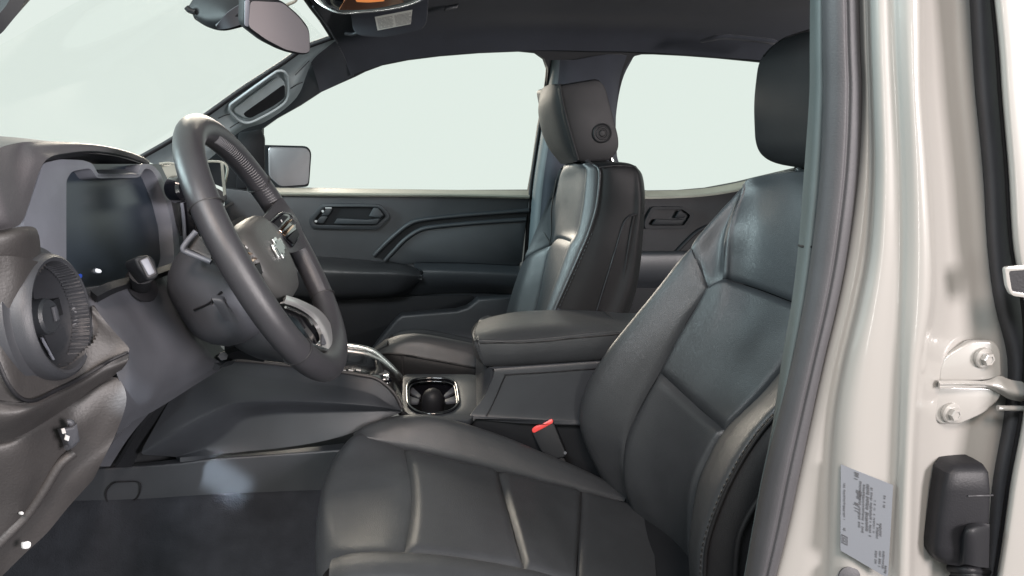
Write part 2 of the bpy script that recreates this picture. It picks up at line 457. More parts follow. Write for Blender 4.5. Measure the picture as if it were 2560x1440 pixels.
# far windscreen pillar with its grab handle
pf = RW((345, 402, .60), (440, 347, .60), (530, 282, .595), (620, 218, .59), (705, 163, .58), (765, 122, .57), (833, 96, .55))
pr = RW((372, 405, .635), (458, 360, .635), (548, 298, .63), (634, 236, .625), (716, 180, .615), (772, 134, .60), (838, 101, .565))
pm = RW((420, 430, .665), (500, 385, .665), (588, 322, .66), (660, 280, .655), (735, 215, .645), (775, 150, .62), (841, 104, .585))
pe = RW((440, 450, .69), (520, 400, .69), (600, 329, .69), (668, 302, .69), (742, 243, .685), (779, 160, .66), (843, 108, .62))
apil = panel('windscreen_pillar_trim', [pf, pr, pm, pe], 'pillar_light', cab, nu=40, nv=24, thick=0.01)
tube('pillar_edge_mask', pf+np.array((-.004, 0, .002)), .0065, 'rubber_black', cab, n=8, cuts=40)  # dark tube added to cover the overlit front edge of the pillar
panel('upper_pillar_trim', [RW((776, 152, .64), (808, 120, .60), (835, 97, .565)), RW((790, 195, .672), (830, 165, .645), (858, 140, .61)), RW((800, 231, .70), (850, 207, .69), (884, 190, .67))],
      'headliner', cab, nu=14, nv=14)
hl = rp([(566, 268), (700, 172), (722, 188), (722, 250), (690, 275), (622, 310), (596, 303)], 22, 5)
hloop = np.array([WP(p[0], p[1], pm[3]-np.array((0, .012, 0)), np.cross(pr[5]-pr[1], pe[3]-pr[3])) for p in hl])
gh = tube('grab_handle', hloop, 0.0038, 'pillar_light', apil, closed=True, cuts=60, n=8)
hin = rp([(580, 276), (694, 192), (713, 204), (714, 246), (685, 266), (624, 298), (606, 292)], 14, 5)
hn = np.cross(pr[5]-pr[1], pe[3]-pr[3]); hn /= np.linalg.norm(hn)
if hn[1] > 0: hn = -hn
hp = np.array([WP(p[0], p[1], pm[3]-np.array((0, .006, 0)), hn) for p in hin])
prism('grab_pocket', hp, -hn*.004, 'pillar_light', apil)
hp2 = np.array([WP(p[0], p[1], pm[3]-np.array((0, .008, 0)), hn) for p in rp([(606, 286), (712, 210), (713, 244), (684, 265), (624, 297)], 9, 4)])
prism('grab_pocket_shade', hp2, -hn*.003, 'plastic_dark', apil)  # flat dark plate, recess shade put into its colour
for a, b in (((738, 188), (773, 152)), ((722, 224), (757, 205)), ((546, 296), (575, 285)), ((575, 320), (598, 306))):
    c = np.array([WP(p[0], p[1], pm[3]-np.array((0, .004, 0)), hn) for p in (a, ((a[0]+b[0])/2+2, (a[1]+b[1])/2-2), b)])
    tube('trim_joint', c, 0.0012, 'plastic_dark', apil, n=6, cuts=8)
# the near windscreen pillar, mirrored
mir = lambda r: np.array([(p[0], -p[1], p[2]) for p in r])
panel('windscreen_pillar_trim', [mir(q)+np.array((-.060, 0, .022)) for q in (pf, pr, pm, pe)], 'plastic_dark', cab, nu=30, nv=16, thick=0.01, toward=(0, 0, .4))
# windscreen
wc = np.array([pf[0]+(-.03, -.01, 0), pf[-1]+(-.02, 0, 0)])
wq = [wc[0], wc[1], (wc[1][0]-.05, 0, wc[1][2]+.03), mir(wc)[1], mir(wc)[0], (wc[0][0]-.09, 0, wc[0][2]-.0)]
panel('windscreen', [np.array([wc[0], (wc[0][0]-.10, 0, wc[0][2]), mir(wc)[0]]), np.array([wc[1], (wc[1][0]-.05, 0, wc[1][2]+.05), mir(wc)[1]])], 'window', cab, nu=24, nv=10, thick=0.004)

# far middle pillar
cl = [(1374, 150), (1370, 200), (1357, 290), (1343, 380), (1331, 465), (1323, 560), (1316, 650), (1296, 760), (1270, 880)]
cc = [RW(*[(u, v, .715) for u, v in cl]), RW(*[(u+5, v, .68) for u, v in cl]), RW(*[(u+22, v, .655) for u, v in cl]), RW(*[(u+60, v, .645) for u, v in cl]),
      RW((1520, 136, .645), (1515, 200, .65), (1512, 290, .655), (1505, 380, .66), (1500, 465, .665), (1500, 560, .67), (1500, 650, .67), (1490, 760, .67), (1480, 880, .67)),
      RW((1585, 140, .69), (1556, 200, .70), (1540, 290, .71), (1540, 380, .715), (1570, 465, .72), (1600, 560, .72), (1600, 650, .72), (1600, 760, .72), (1600, 880, .72))]
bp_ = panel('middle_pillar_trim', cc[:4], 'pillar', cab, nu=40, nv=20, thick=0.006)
panel('pillar_shade', [cc[2]+np.array((.004, -.002, 0)), cc[3]+(0, -.004, 0), cc[4], cc[5]], 'headliner', cab, nu=40, nv=24, thick=0.008)  # same pillar as the strip, shade on its face put into darker colour
tube('trim_joint', [p+(0, -.001, 0) for p in RW((1333, 473, .694), (1344, 474, .668), (1365, 475, .652), (1400, 477, .647))], 0.0014, 'plastic_dark', bp_, n=6, cuts=10)
tube('seal', RW(*[(u-3, v, .705) for u, v in cl]), 0.006, 'rubber_black', bp_, n=8, cuts=40)

# roof details
gp = RW((1752, 103, .50), (1775, 98, .485), (1800, 92, .47), (1830, 93, .47), (1870, 97, .47), (1915, 102, .47), (1945, 108, .50))
tube('roof_grab_handle', gp, [0.006, 0.010, 0.009, 0.009, 0.009, 0.010, 0.006], 'headliner', cab, n=10, flat=(.7, 1.3))
hk = [RW((1112, 14, .47), (1146, 8, .47)), RW((1110, 26, .47), (1143, 18, .47))]
prism('coat_hook', np.array([hk[0][0], hk[0][1], hk[1][1], hk[1][0]]), (0, -.010, -.004), 'plastic', cab, bevel=.003)

# passenger sun visor folded up against the roof
vis = thing('sun_visor', 'dark sun visor with a pale warning label, above the passenger window', 'sun visor', tuple(W(980, 60, .40)))
vp, vn = W(980, 60, .40), np.array((-.12, -.80, -.55)); vn /= np.linalg.norm(vn)
VV = lambda pts, d=0: np.array([WP(p[0], p[1], vp+vn*d, vn) for p in pts])
prism('visor_board', VV(rp([(868, -30), (1072, -30), (1067, 60), (1052, 78), (960, 96), (900, 92), (882, 80)], 14, 5)), -vn*.018, 'headliner', vis, bevel=.005)
tube('hinge_rod', VV([(893, 82), (880, 86), (862, 84)], -.008), .004, 'plastic', vis, n=8)
lab = VV([(937, 42), (1031, 24), (1027, 60), (944, 76)], .001)
lo = prism('warning_label', lab, vn*.0006, 'paper', vis)
ex = lab[1]-lab[0]; lw = np.linalg.norm(ex); ex /= lw; ey = lab[0]-lab[3]; lh = np.linalg.norm(ey); ey /= lh
rows_ = []
for c0, c1 in ((.05, .46), (.51, .95)):
    for k in range(9):
        rows_.append((lw*c0, lh*(.10+.088*k), lw*c1*(1 if k % 3 else .93), lh*.055, .95))
glyphs('label_print', lab[3]+vn*.0006, ex, ey, vn, rows_, 'ink_soft', lo)

# glossy overhead console at the top edge, amber reflection painted and made to glow
ol = thing('overhead_console', 'glossy overhead console with a painted amber reflection under the roof beside the sun visor', 'overhead console', tuple(W(920, 0, .12)))
lp = RW((775, -18, .16), (800, 10, .14), (848, 32, .12), (905, 30, .12), (960, 25, .12), (1015, 14, .12), (1060, -4, .12), (1100, -30, .12))
l2 = RW((772, -60, .06), (800, -18, .05), (848, 4, .05), (905, 2, .05), (960, -4, .05), (1015, -16, .05), (1060, -36, .05), (1100, -60, .05))
l3 = lp*0.5+l2*0.5+np.array((0, 0, -.004))
panel('overhead_housing', [lp, l3, l2], 'gloss', ol, nu=30, nv=12, thick=.01)
tube('housing_rim', lp, .0022, 'chrome', ol, n=8, cuts=40)
a1 = RW((848, 25, .113), (905, 24, .113), (955, 18, .113), (1010, 6, .113)); a2 = RW((868, -8, .06), (905, -9, .06), (950, -12, .06), (990, -18, .06))
tc = lambda A: np.array([p+(CAM-p)/np.linalg.norm(CAM-p)*.035 for p in A])
panel('housing_reflection', [tc(a1), tc(a2)], 'brown', ol, nu=16, nv=6, thick=.003)
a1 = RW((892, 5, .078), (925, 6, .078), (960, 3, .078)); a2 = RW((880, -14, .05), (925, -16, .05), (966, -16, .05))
panel('reflection_glow', [tc(tc(a1)), tc(tc(a2))], 'amber', ol, nu=10, nv=5, thick=.003)

# ground under the truck
gd = panel('ground', [np.array([(x, y, -1.05) for x in (-12, 0, 12)]) for y in (-12, 0, 12)], 'asphalt', None, nu=3, nv=3, thick=.05, toward=(0, 0, 5))
gd['kind'] = 'structure'

# ================================================================== inside mirror
mi = thing('inside_mirror', 'grey inside rear view mirror tilted on a black mount at the windscreen', 'mirror', tuple(W(700, 60, 0)))
mp = W(695, 70, -.02); mn = np.array((.55, -.80, -.22)); mn /= np.linalg.norm(mn)
MM = lambda pts, d=0: np.array([WP(p[0], p[1], mp+mn*d, mn) for p in pts])
mout = rp([(612, -14), (640, -16), (708, 2), (752, 40), (776, 72), (779, 134), (758, 139), (712, 130), (660, 104), (609, 64)], 16, 5)
prism('mirror_shell', MM(mout), -mn*.028, 'plastic_dark', mi, bevel=.006, seg=3)
prism('mirror_frame', MM(rp([(611, 0), (624, 0), (620, 68), (610, 63)], 4, 3), .0012), mn*.002, 'bezel', mi, bevel=.0008)
mg = rp([(625, 2), (706, 6), (748, 44), (771, 76), (774, 130), (756, 133), (714, 124), (664, 98), (620, 66)], 12, 5)
prism('mirror_glass', MM(mg, .001), mn*.0015, 'mirror', mi)
mb = [RW((612, -20, .03), (560, -30, .05), (500, -20, .06), (468, 20, .06)), RW((612, 20, .0), (560, 15, .01), (510, 20, .04), (476, 26, .06)),
      RW((612, 40, .0), (570, 50, .0), (520, 50, .03), (482, 38, .06)), RW((612, 66, .03), (560, 77, .04), (520, 68, .05), (486, 48, .07))]
panel('mirror_mount', mb, 'plastic_dark', mi, nu=20, nv=16, thick=.03)
panel('mount_cover', [RW((603, 8, -.005), (565, 35, -.008), (540, 66, .01)), RW((606, 60, .0), (575, 70, .002), (545, 74, .018))], 'plastic_mid', mi, nu=12, nv=8, thick=.004)
tube('cable', RW((705, 18, .05), (722, 10, .05), (738, 2, .05), (745, -15, .05)), .003, 'beige', mi, n=8)
tube('mount_clip', RW((488, 30, .05), (474, 26, .05), (466, 18, .05)), .005, 'plastic_dark', mi, n=8)

# ================================================================== passenger door
pd = thing('passenger_door', 'dark front passenger door panel with handle recess, armrest and map pocket', 'car door', (0, .70, -.2))
Y0 = .70
prism('door_panel', RY(Y0, (560, 470), (690, 486), (1322, 492), (1316, 560), (1306, 640), (1286, 720), (1262, 800), (1235, 960), (900, 1010), (560, 940)), (0, .03, 0), 'plastic_door', pd, bevel=.004)
panel('window_sill', [RW((640, 486, Y0-.012), (900, 489, Y0-.012), (1150, 491, Y0-.012), (1324, 495, Y0-.012)), RW((640, 481, Y0-.008), (900, 484, Y0-.008), (1150, 486, Y0-.008), (1324, 490, Y0-.008)),
                      RW((640, 469, .745), (900, 472, .745), (1150, 475, .745), (1324, 476, .745))], 'sill', pd, nu=30, nv=12, thick=.008)
prism('window_glass', TS([(640, 318), (690, 286), (749, 253), (801, 219), (886, 181), (955, 152), (1100, 129), (1300, 117), (1375, 130), (1380, 172), (1330, 485), (640, 478)], .012), (0, .004, .0009), 'window', pd)
prism('mirror_base', TS(rp([(596, 332), (652, 322), (660, 345), (660, 470), (590, 474)], 6, 3), -.012), (0, .02, 0), 'plastic_dark', pd, bevel=.003)
# side mirror, outside the glass
sm = prism('side_mirror', RY(.93, *rp([(652, 362), (768, 365), (779, 380), (773, 463), (764, 468), (655, 469)], 12, 5)), (-.09, .02, 0), 'plastic_dark', pd, bevel=.008, seg=3)
prism('mirror_glass', RY(.929, *rp([(671, 367), (764, 370), (773, 383), (768, 461), (700, 466), (672, 440)], 9, 4)), (.003, -.002, 0), 'mirror', sm)
# handle recess
hx = [(770, 548), (806, 509), (952, 511), (978, 541), (946, 574), (778, 571)]
hin_ = [(784, 551), (812, 517), (947, 518), (966, 541), (940, 564), (788, 563)]
hr = prism('handle_surround', RY(Y0-.012, *rp(hx, 10, 4)), (0, .012, 0), 'plastic_door', pd, holes=[RY(Y0-.012, *rp(hin_, 8, 4))], bevel=.003)
prism('recess_floor', RY(Y0-.002, *rp(hin_, 8, 4)), (0, .001, 0), 'plastic_dark', hr)
for q in ([(789, 556), (802, 541), (820, 541), (808, 559)], [(803, 539), (815, 522), (832, 522), (821, 539)]):
    prism('lock_button', RY(Y0-.010, *rp(q, 3, 3)), (0, .008, 0), 'plastic_door', hr, bevel=.0015)
for u, v in ((790, 553), (807, 528)):
    c = W(u, v, Y0-.011); lathe('lock_symbol', [(.0001, 0), (.0035, 0), (.0035, .001), (.0001, .001)], c, (0, -1, 0), 'white', hr, n=12)
tube('lock_mark', RY(Y0-.011, (813, 520), (829, 520)), .0014, 'white', hr, n=6)
panel('recess_cup', [RY(Y0-.004, (828, 560), (850, 530), (860, 520)), RY(Y0-.0035, (930, 562), (930, 530), (930, 519))], 'plastic_dark', hr, nu=8, nv=8, thick=.002)
prism('door_handle', RY(Y0-.020, *rp([(834, 560), (843, 546), (918, 550), (950, 546), (942, 561)], 3, 3)), (0, .010, 0), 'plastic_door', hr, bevel=.003)
prism('handle_pivot', RY(Y0-.018, *rp([(922, 541), (934, 519), (946, 520), (960, 538), (950, 545)], 3, 3)), (0, .010, 0), 'plastic_door', hr, bevel=.002)
# ridges and insert
ra = RY(Y0-.004, (934, 640), (958, 616), (985, 590), (1024, 560), (1060, 549), (1150, 539), (1240, 532), (1322, 526))
rb = RY(Y0-.006, (962, 652), (990, 622), (1014, 598), (1046, 577), (1080, 568), (1180, 558), (1250, 553), (1315, 549))
prism('door_insert', np.vstack([arc(rb, 24), RY(Y0-.006, (1305, 655), (1290, 664), (1150, 657), (1050, 657), (1010, 662))]), (0, .008, 0), 'plastic_door', pd, bevel=.003)
tube('trim_ridge', ra, .0065, 'plastic_door', pd, n=10, cuts=50)
tube('trim_ridge', rb, .0065, 'plastic_door', pd, n=10, cuts=50)
panel('ridge_channel', [ra+(0, .002, 0), rb+(0, .003, 0)], 'plastic_dark', pd, nu=40, nv=4, thick=.003)
# armrest
panel('armrest', [RW((700, 636, .70), (800, 641, .70), (905, 649, .70), (1000, 659, .70), (1036, 668, .70)),
                  RW((700, 640, .66), (800, 648, .655), (905, 656, .655), (1000, 666, .66), (1046, 678, .67)),
                  RW((700, 665, .615), (800, 670, .61), (905, 675, .61), (1000, 678, .615), (1054, 690, .64)),
                  RW((700, 690, .61), (800, 694, .605), (905, 693, .605), (1000, 694, .61), (1054, 693, .635)),
                  RW((700, 735, .64), (800, 738, .635), (905, 736, .635), (985, 733, .64), (1036, 715, .655)),
                  RW((700, 752, .69), (800, 752, .69), (905, 748, .69), (985, 744, .69), (1022, 738, .69))], 'leather', pd, nu=40, nv=36, thick=.01)
panel('door_pull', [RW((1034, 656, .70), (1120, 657, .70), (1220, 660, .70), (1305, 664, .70)),
                    RW((1050, 670, .665), (1120, 672, .66), (1220, 675, .66), (1302, 680, .66)),
                    RW((1058, 684, .655), (1120, 684, .65), (1220, 687, .65), (1300, 692, .65)),
                    RW((1040, 712, .665), (1120, 708, .66), (1220, 710, .66), (1292, 716, .66)),
                    RW((1020, 738, .69), (1120, 731, .69), (1220, 731, .69), (1290, 736, .69))], 'plastic_door', pd, nu=30, nv=30, thick=.01)
# map pocket
pk = [(920, 890), (945, 855), (968, 826), (990, 800), (1004, 789), (1060, 784), (1140, 778), (1168, 770), (1184, 758), (1196, 748), (1290, 743), (1290, 990), (900, 990)]
prism('map_pocket', RY(.625, *pk), (0, .045, 0), 'plastic_door', pd, bevel=.008, seg=3)
prism('pocket_back', RY(.692, (700, 745), (1180, 738), (1190, 748), (1000, 870), (700, 900)), (0, .006, 0), 'plastic_dark', pd, bevel=.002)

# rear passenger door
rd = thing('rear_passenger_door', 'dark rear passenger door panel seen between the two front seats', 'car door', (.75, .70, -.2))
prism('door_panel', RY(Y0+.005, (1570, 486), (1640, 492), (1760, 486), (1860, 470), (2000, 440), (2100, 420), (2100, 960), (1560, 960)), (0, .03, 0), 'plastic_dark', rd, bevel=.004)
panel('window_sill', [RW((1575, 496, Y0-.008), (1640, 497, Y0-.008), (1760, 491, Y0-.008), (1860, 475, Y0-.008), (1960, 450, Y0-.008)),
                      RW((1575, 488, Y0-.004), (1640, 490, Y0-.004), (1760, 484, Y0-.004), (1860, 468, Y0-.004), (1960, 442, Y0-.004)),
                      RW((1575, 474, .745), (1640, 477, .745), (1760, 471, .745), (1860, 453, .745), (1960, 426, .745))], 'sill', rd, nu=24, nv=12, thick=.008)
prism('window_glass', TS([(1530, 130), (1620, 124), (2120, 160), (2120, 440), (1530, 485)], .012), (0, .004, .0009), 'window', rd)
hx = [(1612, 553), (1630, 517), (1712, 517), (1738, 536), (1716, 572), (1612, 572)]
hi2 = [(1622, 553), (1637, 524), (1708, 524), (1727, 538), (1710, 564), (1622, 564)]
hr = prism('handle_surround', RY(Y0-.008, *rp(hx, 8, 4)), (0, .012, 0), 'plastic_dark', rd, holes=[RY(Y0-.008, *rp(hi2, 6, 4))], bevel=.003)
prism('door_handle', RY(Y0-.014, *rp([(1630, 562), (1640, 548), (1690, 550), (1712, 548), (1706, 562)], 3, 3)), (0, .010, 0), 'plastic_dark', hr, bevel=.003)
prism('handle_pivot', RY(Y0-.012, *rp([(1688, 545), (1700, 524), (1716, 538), (1710, 546)], 3, 3)), (0, .008, 0), 'plastic_dark', hr, bevel=.002)
tube('trim_ridge', RY(Y0, (1690, 632), (1720, 600), (1750, 575), (1790, 562), (1900, 550)), .006, 'plastic_dark', rd, n=8, cuts=30)
panel('armrest', [RW((1560, 628, .70), (1700, 628, .70), (1850, 624, .70)), RW((1560, 636, .66), (1700, 634, .66), (1850, 630, .66)), RW((1560, 690, .66), (1700, 690, .66), (1850, 690, .66)), RW((1560, 720, .70), (1700, 720, .70), (1850, 720, .70))],
      'plastic', rd, nu=16, nv=24, thick=.01)

# ================================================================== dashboard
da = thing('dashboard', 'dark grey dashboard with a wide display hood and a round air vent', 'dashboard', (-.6, 0, .1))
panel('top_pad', [
    RW((-60, 585, -.66), (20, 572, -.64), (54, 556, -.61), (74, 505, -.59), (98, 430, -.575), (118, 398, -.56), (152, 385, -.52), (230, 377, -.43), (300, 386, -.31), (352, 402, -.19), (374, 414, -.12)),
    RW((-60, 560, -.67), (10, 545, -.655), (36, 530, -.63), (52, 490, -.61), (74, 420, -.59), (98, 388, -.57), (146, 374, -.52), (230, 368, -.43), (302, 380, -.31), (354, 397, -.19), (374, 409, -.12)),
    RW((-60, 480, -.67), (-10, 465, -.66), (12, 450, -.64), (28, 425, -.62), (52, 390, -.59), (84, 368, -.57), (142, 362, -.52), (230, 362, -.43), (302, 375, -.31), (354, 393, -.19), (374, 406, -.12)),
    RW((-60, 400, -.66), (-20, 385, -.65), (0, 370, -.63), (22, 362, -.61), (52, 356, -.58), (84, 354, -.56), (142, 354, -.51), (230, 360, -.42), (302, 373, -.30), (354, 391, -.18), (374, 404, -.11)),
], 'dash', da, nu=60, nv=30, thick=.012)
# the pad's far surface towards the windscreen
a0 = RW((-60, 400, -.66), (-20, 385, -.65), (0, 370, -.63), (22, 362, -.61), (52, 356, -.58), (84, 354, -.56), (142, 354, -.51), (230, 360, -.42), (302, 373, -.30), (354, 391, -.18), (374, 404, -.11))
a1 = a0+np.array((-.15, 0, -.004)); a2 = a0*(1, 1, 0)+np.array((-.45, 0, .40))
panel('defroster_shelf', [a0+(-.002, 0, -.001), a1, a2], 'dash', da, nu=40, nv=12, thick=.01, toward=(0, 0, 2))
# hood underside
b0 = RW((118, 400, -.558), (152, 387, -.52), (230, 379, -.43), (300, 388, -.31), (352, 404, -.19), (374, 416, -.12))
b1 = b0+np.array((-.085, 0, -.030))
panel('hood_underside', [b0, b1], 'plastic_dark', da, nu=30, nv=6, thick=.004, toward=(0, -.5, 0))
# display bezel on the plane X = -.385, leaning back a little
BP, BN = np.array((-.385, -.4, .35)), np.array((1, -.04, .10)); BN = BN/np.linalg.norm(BN)
BX = lambda pts, d=0.0: np.array([WP(p[0], p[1], BP+BN*d, BN) for p in pts])
bo = rp([(108, 408), (150, 398), (206, 400), (231, 408), (246, 436), (346, 434), (353, 408), (384, 413), (402, 434), (426, 496), (444, 560), (452, 650), (440, 700), (300, 740), (206, 750), (190, 708), (165, 674), (128, 656), (96, 640), (58, 560)], 9, 4)
bi = rp([(166, 450), (180, 428), (226, 420), (243, 446), (349, 444), (362, 420), (379, 424), (391, 442), (414, 500), (430, 565), (436, 640), (424, 684), (300, 708), (204, 722), (166, 660)], 9, 4)
prism('display_bezel', BX(bo), -BN*.030, 'bezel', da, holes=[BX(bi)], bevel=.004, seg=3)
prism('display_screen', BX([(120, 410), (440, 410), (470, 720), (150, 745)], -.022), -BN*.004, 'screen', da)
panel('bezel_ledge', [BX([(247, 437), (346, 435)], .001), BX([(243, 410), (342, 408)], -.05)], 'bezel', da, nu=8, nv=6, thick=.003, toward=(0, -.5, 1))
lm = prism('lit_icon', BX(rp([(238, 671), (250, 674), (253, 680), (247, 683), (238, 680)], 2, 2), -.021), BN*.001, 'led', da)
prism('lit_icon', BX(rp([(184, 688), (203, 684), (204, 694), (192, 700)], 3, 2), -.021), BN*.001, 'blue', da)
# near end of the dashboard
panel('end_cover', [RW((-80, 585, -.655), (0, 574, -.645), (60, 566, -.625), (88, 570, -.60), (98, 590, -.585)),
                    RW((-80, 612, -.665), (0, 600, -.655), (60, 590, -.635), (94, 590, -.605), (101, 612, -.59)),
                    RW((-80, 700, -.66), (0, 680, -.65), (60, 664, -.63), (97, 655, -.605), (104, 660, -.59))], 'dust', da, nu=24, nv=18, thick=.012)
va = np.array((1, -.02, .10)); va /= np.linalg.norm(va); vc = W(84, 797, -.60)+va*.010
def in_vent(p):
    d_ = p-vc; h = np.dot(d_, va); return np.linalg.norm(d_-va*h) < .056
# panel around the vent, running to the knee panel edge
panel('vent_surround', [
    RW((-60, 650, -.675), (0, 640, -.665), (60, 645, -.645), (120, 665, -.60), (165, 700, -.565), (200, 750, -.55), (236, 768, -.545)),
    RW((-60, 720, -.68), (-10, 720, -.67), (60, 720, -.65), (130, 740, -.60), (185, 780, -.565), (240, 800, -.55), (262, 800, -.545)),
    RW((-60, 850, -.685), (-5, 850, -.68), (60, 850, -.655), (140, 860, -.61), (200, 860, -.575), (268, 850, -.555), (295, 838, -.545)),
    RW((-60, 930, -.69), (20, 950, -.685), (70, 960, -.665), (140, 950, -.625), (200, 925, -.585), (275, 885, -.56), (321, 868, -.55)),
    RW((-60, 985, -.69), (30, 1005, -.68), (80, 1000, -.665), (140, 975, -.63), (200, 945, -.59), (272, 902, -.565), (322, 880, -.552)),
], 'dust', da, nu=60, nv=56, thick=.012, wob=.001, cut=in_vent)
tube('vent_trim_line', RW((-5, 905, -.69), (20, 960, -.69), (52, 996, -.682), (90, 1000, -.667), (140, 976, -.634), (200, 946, -.594), (272, 903, -.569), (320, 881, -.556)), .0022, 'rubber_black', da, n=6, cuts=50)
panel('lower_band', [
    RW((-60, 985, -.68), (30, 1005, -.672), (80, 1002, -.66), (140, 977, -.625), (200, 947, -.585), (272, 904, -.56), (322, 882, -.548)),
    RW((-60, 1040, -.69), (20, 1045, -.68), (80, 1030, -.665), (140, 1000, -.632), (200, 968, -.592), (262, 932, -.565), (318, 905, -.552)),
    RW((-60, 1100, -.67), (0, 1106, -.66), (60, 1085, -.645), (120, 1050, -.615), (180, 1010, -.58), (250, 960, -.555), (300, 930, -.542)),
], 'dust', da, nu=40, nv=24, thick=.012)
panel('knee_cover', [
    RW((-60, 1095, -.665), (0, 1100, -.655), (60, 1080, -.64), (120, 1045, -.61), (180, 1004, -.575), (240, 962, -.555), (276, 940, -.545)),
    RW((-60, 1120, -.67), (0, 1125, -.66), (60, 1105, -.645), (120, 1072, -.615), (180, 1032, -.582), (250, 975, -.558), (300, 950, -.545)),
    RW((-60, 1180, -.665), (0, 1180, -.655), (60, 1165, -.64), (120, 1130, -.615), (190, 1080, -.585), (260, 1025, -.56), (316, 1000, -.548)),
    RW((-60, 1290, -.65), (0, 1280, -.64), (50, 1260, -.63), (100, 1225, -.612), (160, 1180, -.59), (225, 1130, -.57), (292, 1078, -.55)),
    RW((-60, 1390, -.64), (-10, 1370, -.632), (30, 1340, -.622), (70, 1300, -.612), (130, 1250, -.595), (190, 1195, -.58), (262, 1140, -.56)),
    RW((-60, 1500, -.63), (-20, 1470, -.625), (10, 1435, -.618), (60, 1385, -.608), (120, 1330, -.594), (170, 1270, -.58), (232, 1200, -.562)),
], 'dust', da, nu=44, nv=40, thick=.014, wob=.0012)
tube('knee_cover_lip', [p+np.array((0, -.003, .002)) for p in RW((-30, 1390, -.636), (20, 1340, -.626), (70, 1288, -.614), (110, 1230, -.607), (150, 1165, -.598), (188, 1132, -.588))], .006, 'dust', da, n=8, cuts=40)
hb = prism('bonnet_release', WB if False else np.array([W(*p) for p in ((140, 1072, -.612), (165, 1066, -.603), (178, 1056, -.597), (186, 1102, -.594), (160, 1122, -.604))]), (.012, -.012, .004), 'plastic_mid', da, bevel=.003)
tube('release_frame', RW((168, 1055, -.609), (178, 1058, -.607), (187, 1102, -.603), (166, 1120, -.613)), .0035, 'plastic_mid', hb, n=8, cuts=20)
for q in ([(152, 1072), (160, 1070), (164, 1082), (155, 1084)], [(163, 1086), (173, 1090), (170, 1102), (160, 1098)]):
    prism('release_symbol', RY(-.623, *q), (.001, -.001, 0), 'white', hb)
for q in ([(52, 1356), (70, 1352), (75, 1360), (68, 1371), (52, 1372)], [(45, 1280), (54, 1278), (56, 1286), (46, 1288)]):
    prism('trim_clip', RY(-.628, *rp(q, 3, 2)), (.004, -.004, .002), 'white', da, bevel=.001)
# knee panel under the display
panel('knee_panel', [
    RW((150, 770, -.55), (205, 742, -.535), (255, 718, -.50), (305, 700, -.45), (360, 690, -.40), (398, 684, -.36), (408, 690, -.335)),
    RW((180, 810, -.55), (240, 780, -.535), (290, 765, -.50), (335, 760, -.45), (390, 752, -.40), (425, 745, -.36), (437, 748, -.335)),
    RW((260, 880, -.55), (300, 850, -.54), (340, 840, -.50), (380, 838, -.46), (435, 830, -.41), (472, 822, -.365), (486, 825, -.34)),
    RW((300, 960, -.545), (330, 930, -.535), (370, 925, -.50), (410, 920, -.465), (455, 910, -.42), (505, 890, -.37), (530, 890, -.335)),
    RW((300, 1040, -.53), (330, 1010, -.52), (370, 1000, -.49), (405, 985, -.455), (440, 968, -.42), (500, 935, -.365), (548, 905, -.33)),
    RW((290, 1090, -.50), (330, 1055, -.49), (370, 1035, -.46), (405, 1015, -.43), (445, 990, -.39), (500, 955, -.34), (550, 925, -.31)),
], 'plastic_mid', da, nu=50, nv=50, thick=.012, cut=in_vent)
panel('display_sill', [RW((226, 742, -.53), (270, 720, -.50), (330, 700, -.43), (400, 680, -.35), (450, 660, -.28)), RW((226, 726, -.545), (270, 706, -.515), (330, 690, -.445), (400, 668, -.36), (450, 650, -.29))],
      'plastic_dark', da, nu=16, nv=6, thick=.01, toward=(0, -1, 2))
panel('knee_panel_edge', [RW((392, 690, -.352), (412, 720, -.352), (440, 772, -.352), (480, 840, -.352), (520, 895, -.345), (552, 915, -.335)), RW((404, 676, -.325), (424, 716, -.325), (452, 770, -.325), (494, 838, -.325), (535, 890, -.32), (566, 905, -.31)),
                          RW((440, 660, -.27), (465, 716, -.27), (490, 770, -.27), (530, 838, -.27), (565, 880, -.27), (590, 900, -.27))], 'plastic', da, nu=30, nv=14, thick=.01)
tube('panel_joint', RW((438, 776, -.356), (450, 770, -.335), (462, 766, -.318)), .0012, 'rubber_black', da, n=6, cuts=8)
# round vent
va = np.array((1, -.02, .10)); va /= np.linalg.norm(va); vc = W(84, 797, -.60)+va*.010
av = lathe('air_vent', [(.040, -.045), (.078, -.045), (.0795, -.02), (.0795, -.005), (.077, .002), (.071, .004), (.0695, .005), (.0685, .013), (.066, .019), (.0625, .0215), (.059, .020), (.057, .012), (.054, -.043), (.040, -.045)], vc, va, 'vent', da, n=72)
lathe('vent_bore', [(.001, -.040), (.055, -.040), (.055, -.038), (.001, -.038)], vc, va, 'plastic_dark', av, n=40)
ua = np.cross((0, 0, 1), va); ua /= np.linalg.norm(ua); ub = np.cross(va, ua)
for k in range(28):                            # knurls on the far half of the ring
    th = math.radians(-62+124*k/27)
    d_ = ua*math.cos(th)+ub*math.sin(th)
    c0 = vc+d_*.0600+va*.0205; c1 = vc+d_*.0570+va*.002
    tube('knurl', [c0, c1], .0021, 'vent', av, n=6, cuts=3)
hubv = lathe('vent_hub', [(.001, -.02), (.020, -.02), (.020, .003), (.0175, .006), (.001, .006)], vc+ua*.004, va, 'plastic', av, n=30)
for sgn, mt in ((1, 'plastic_dark'), (-1, 'plastic_dark')):          # two fan-shaped vanes above and below the hub
    prism('vent_vane', np.array([vc+ua*a+ub*b*sgn-va*.016 for a, b in ((-.016, .014), (.016, .014), (.026, .048), (-.026, .048))]), va*.003, mt, av, bevel=.001)
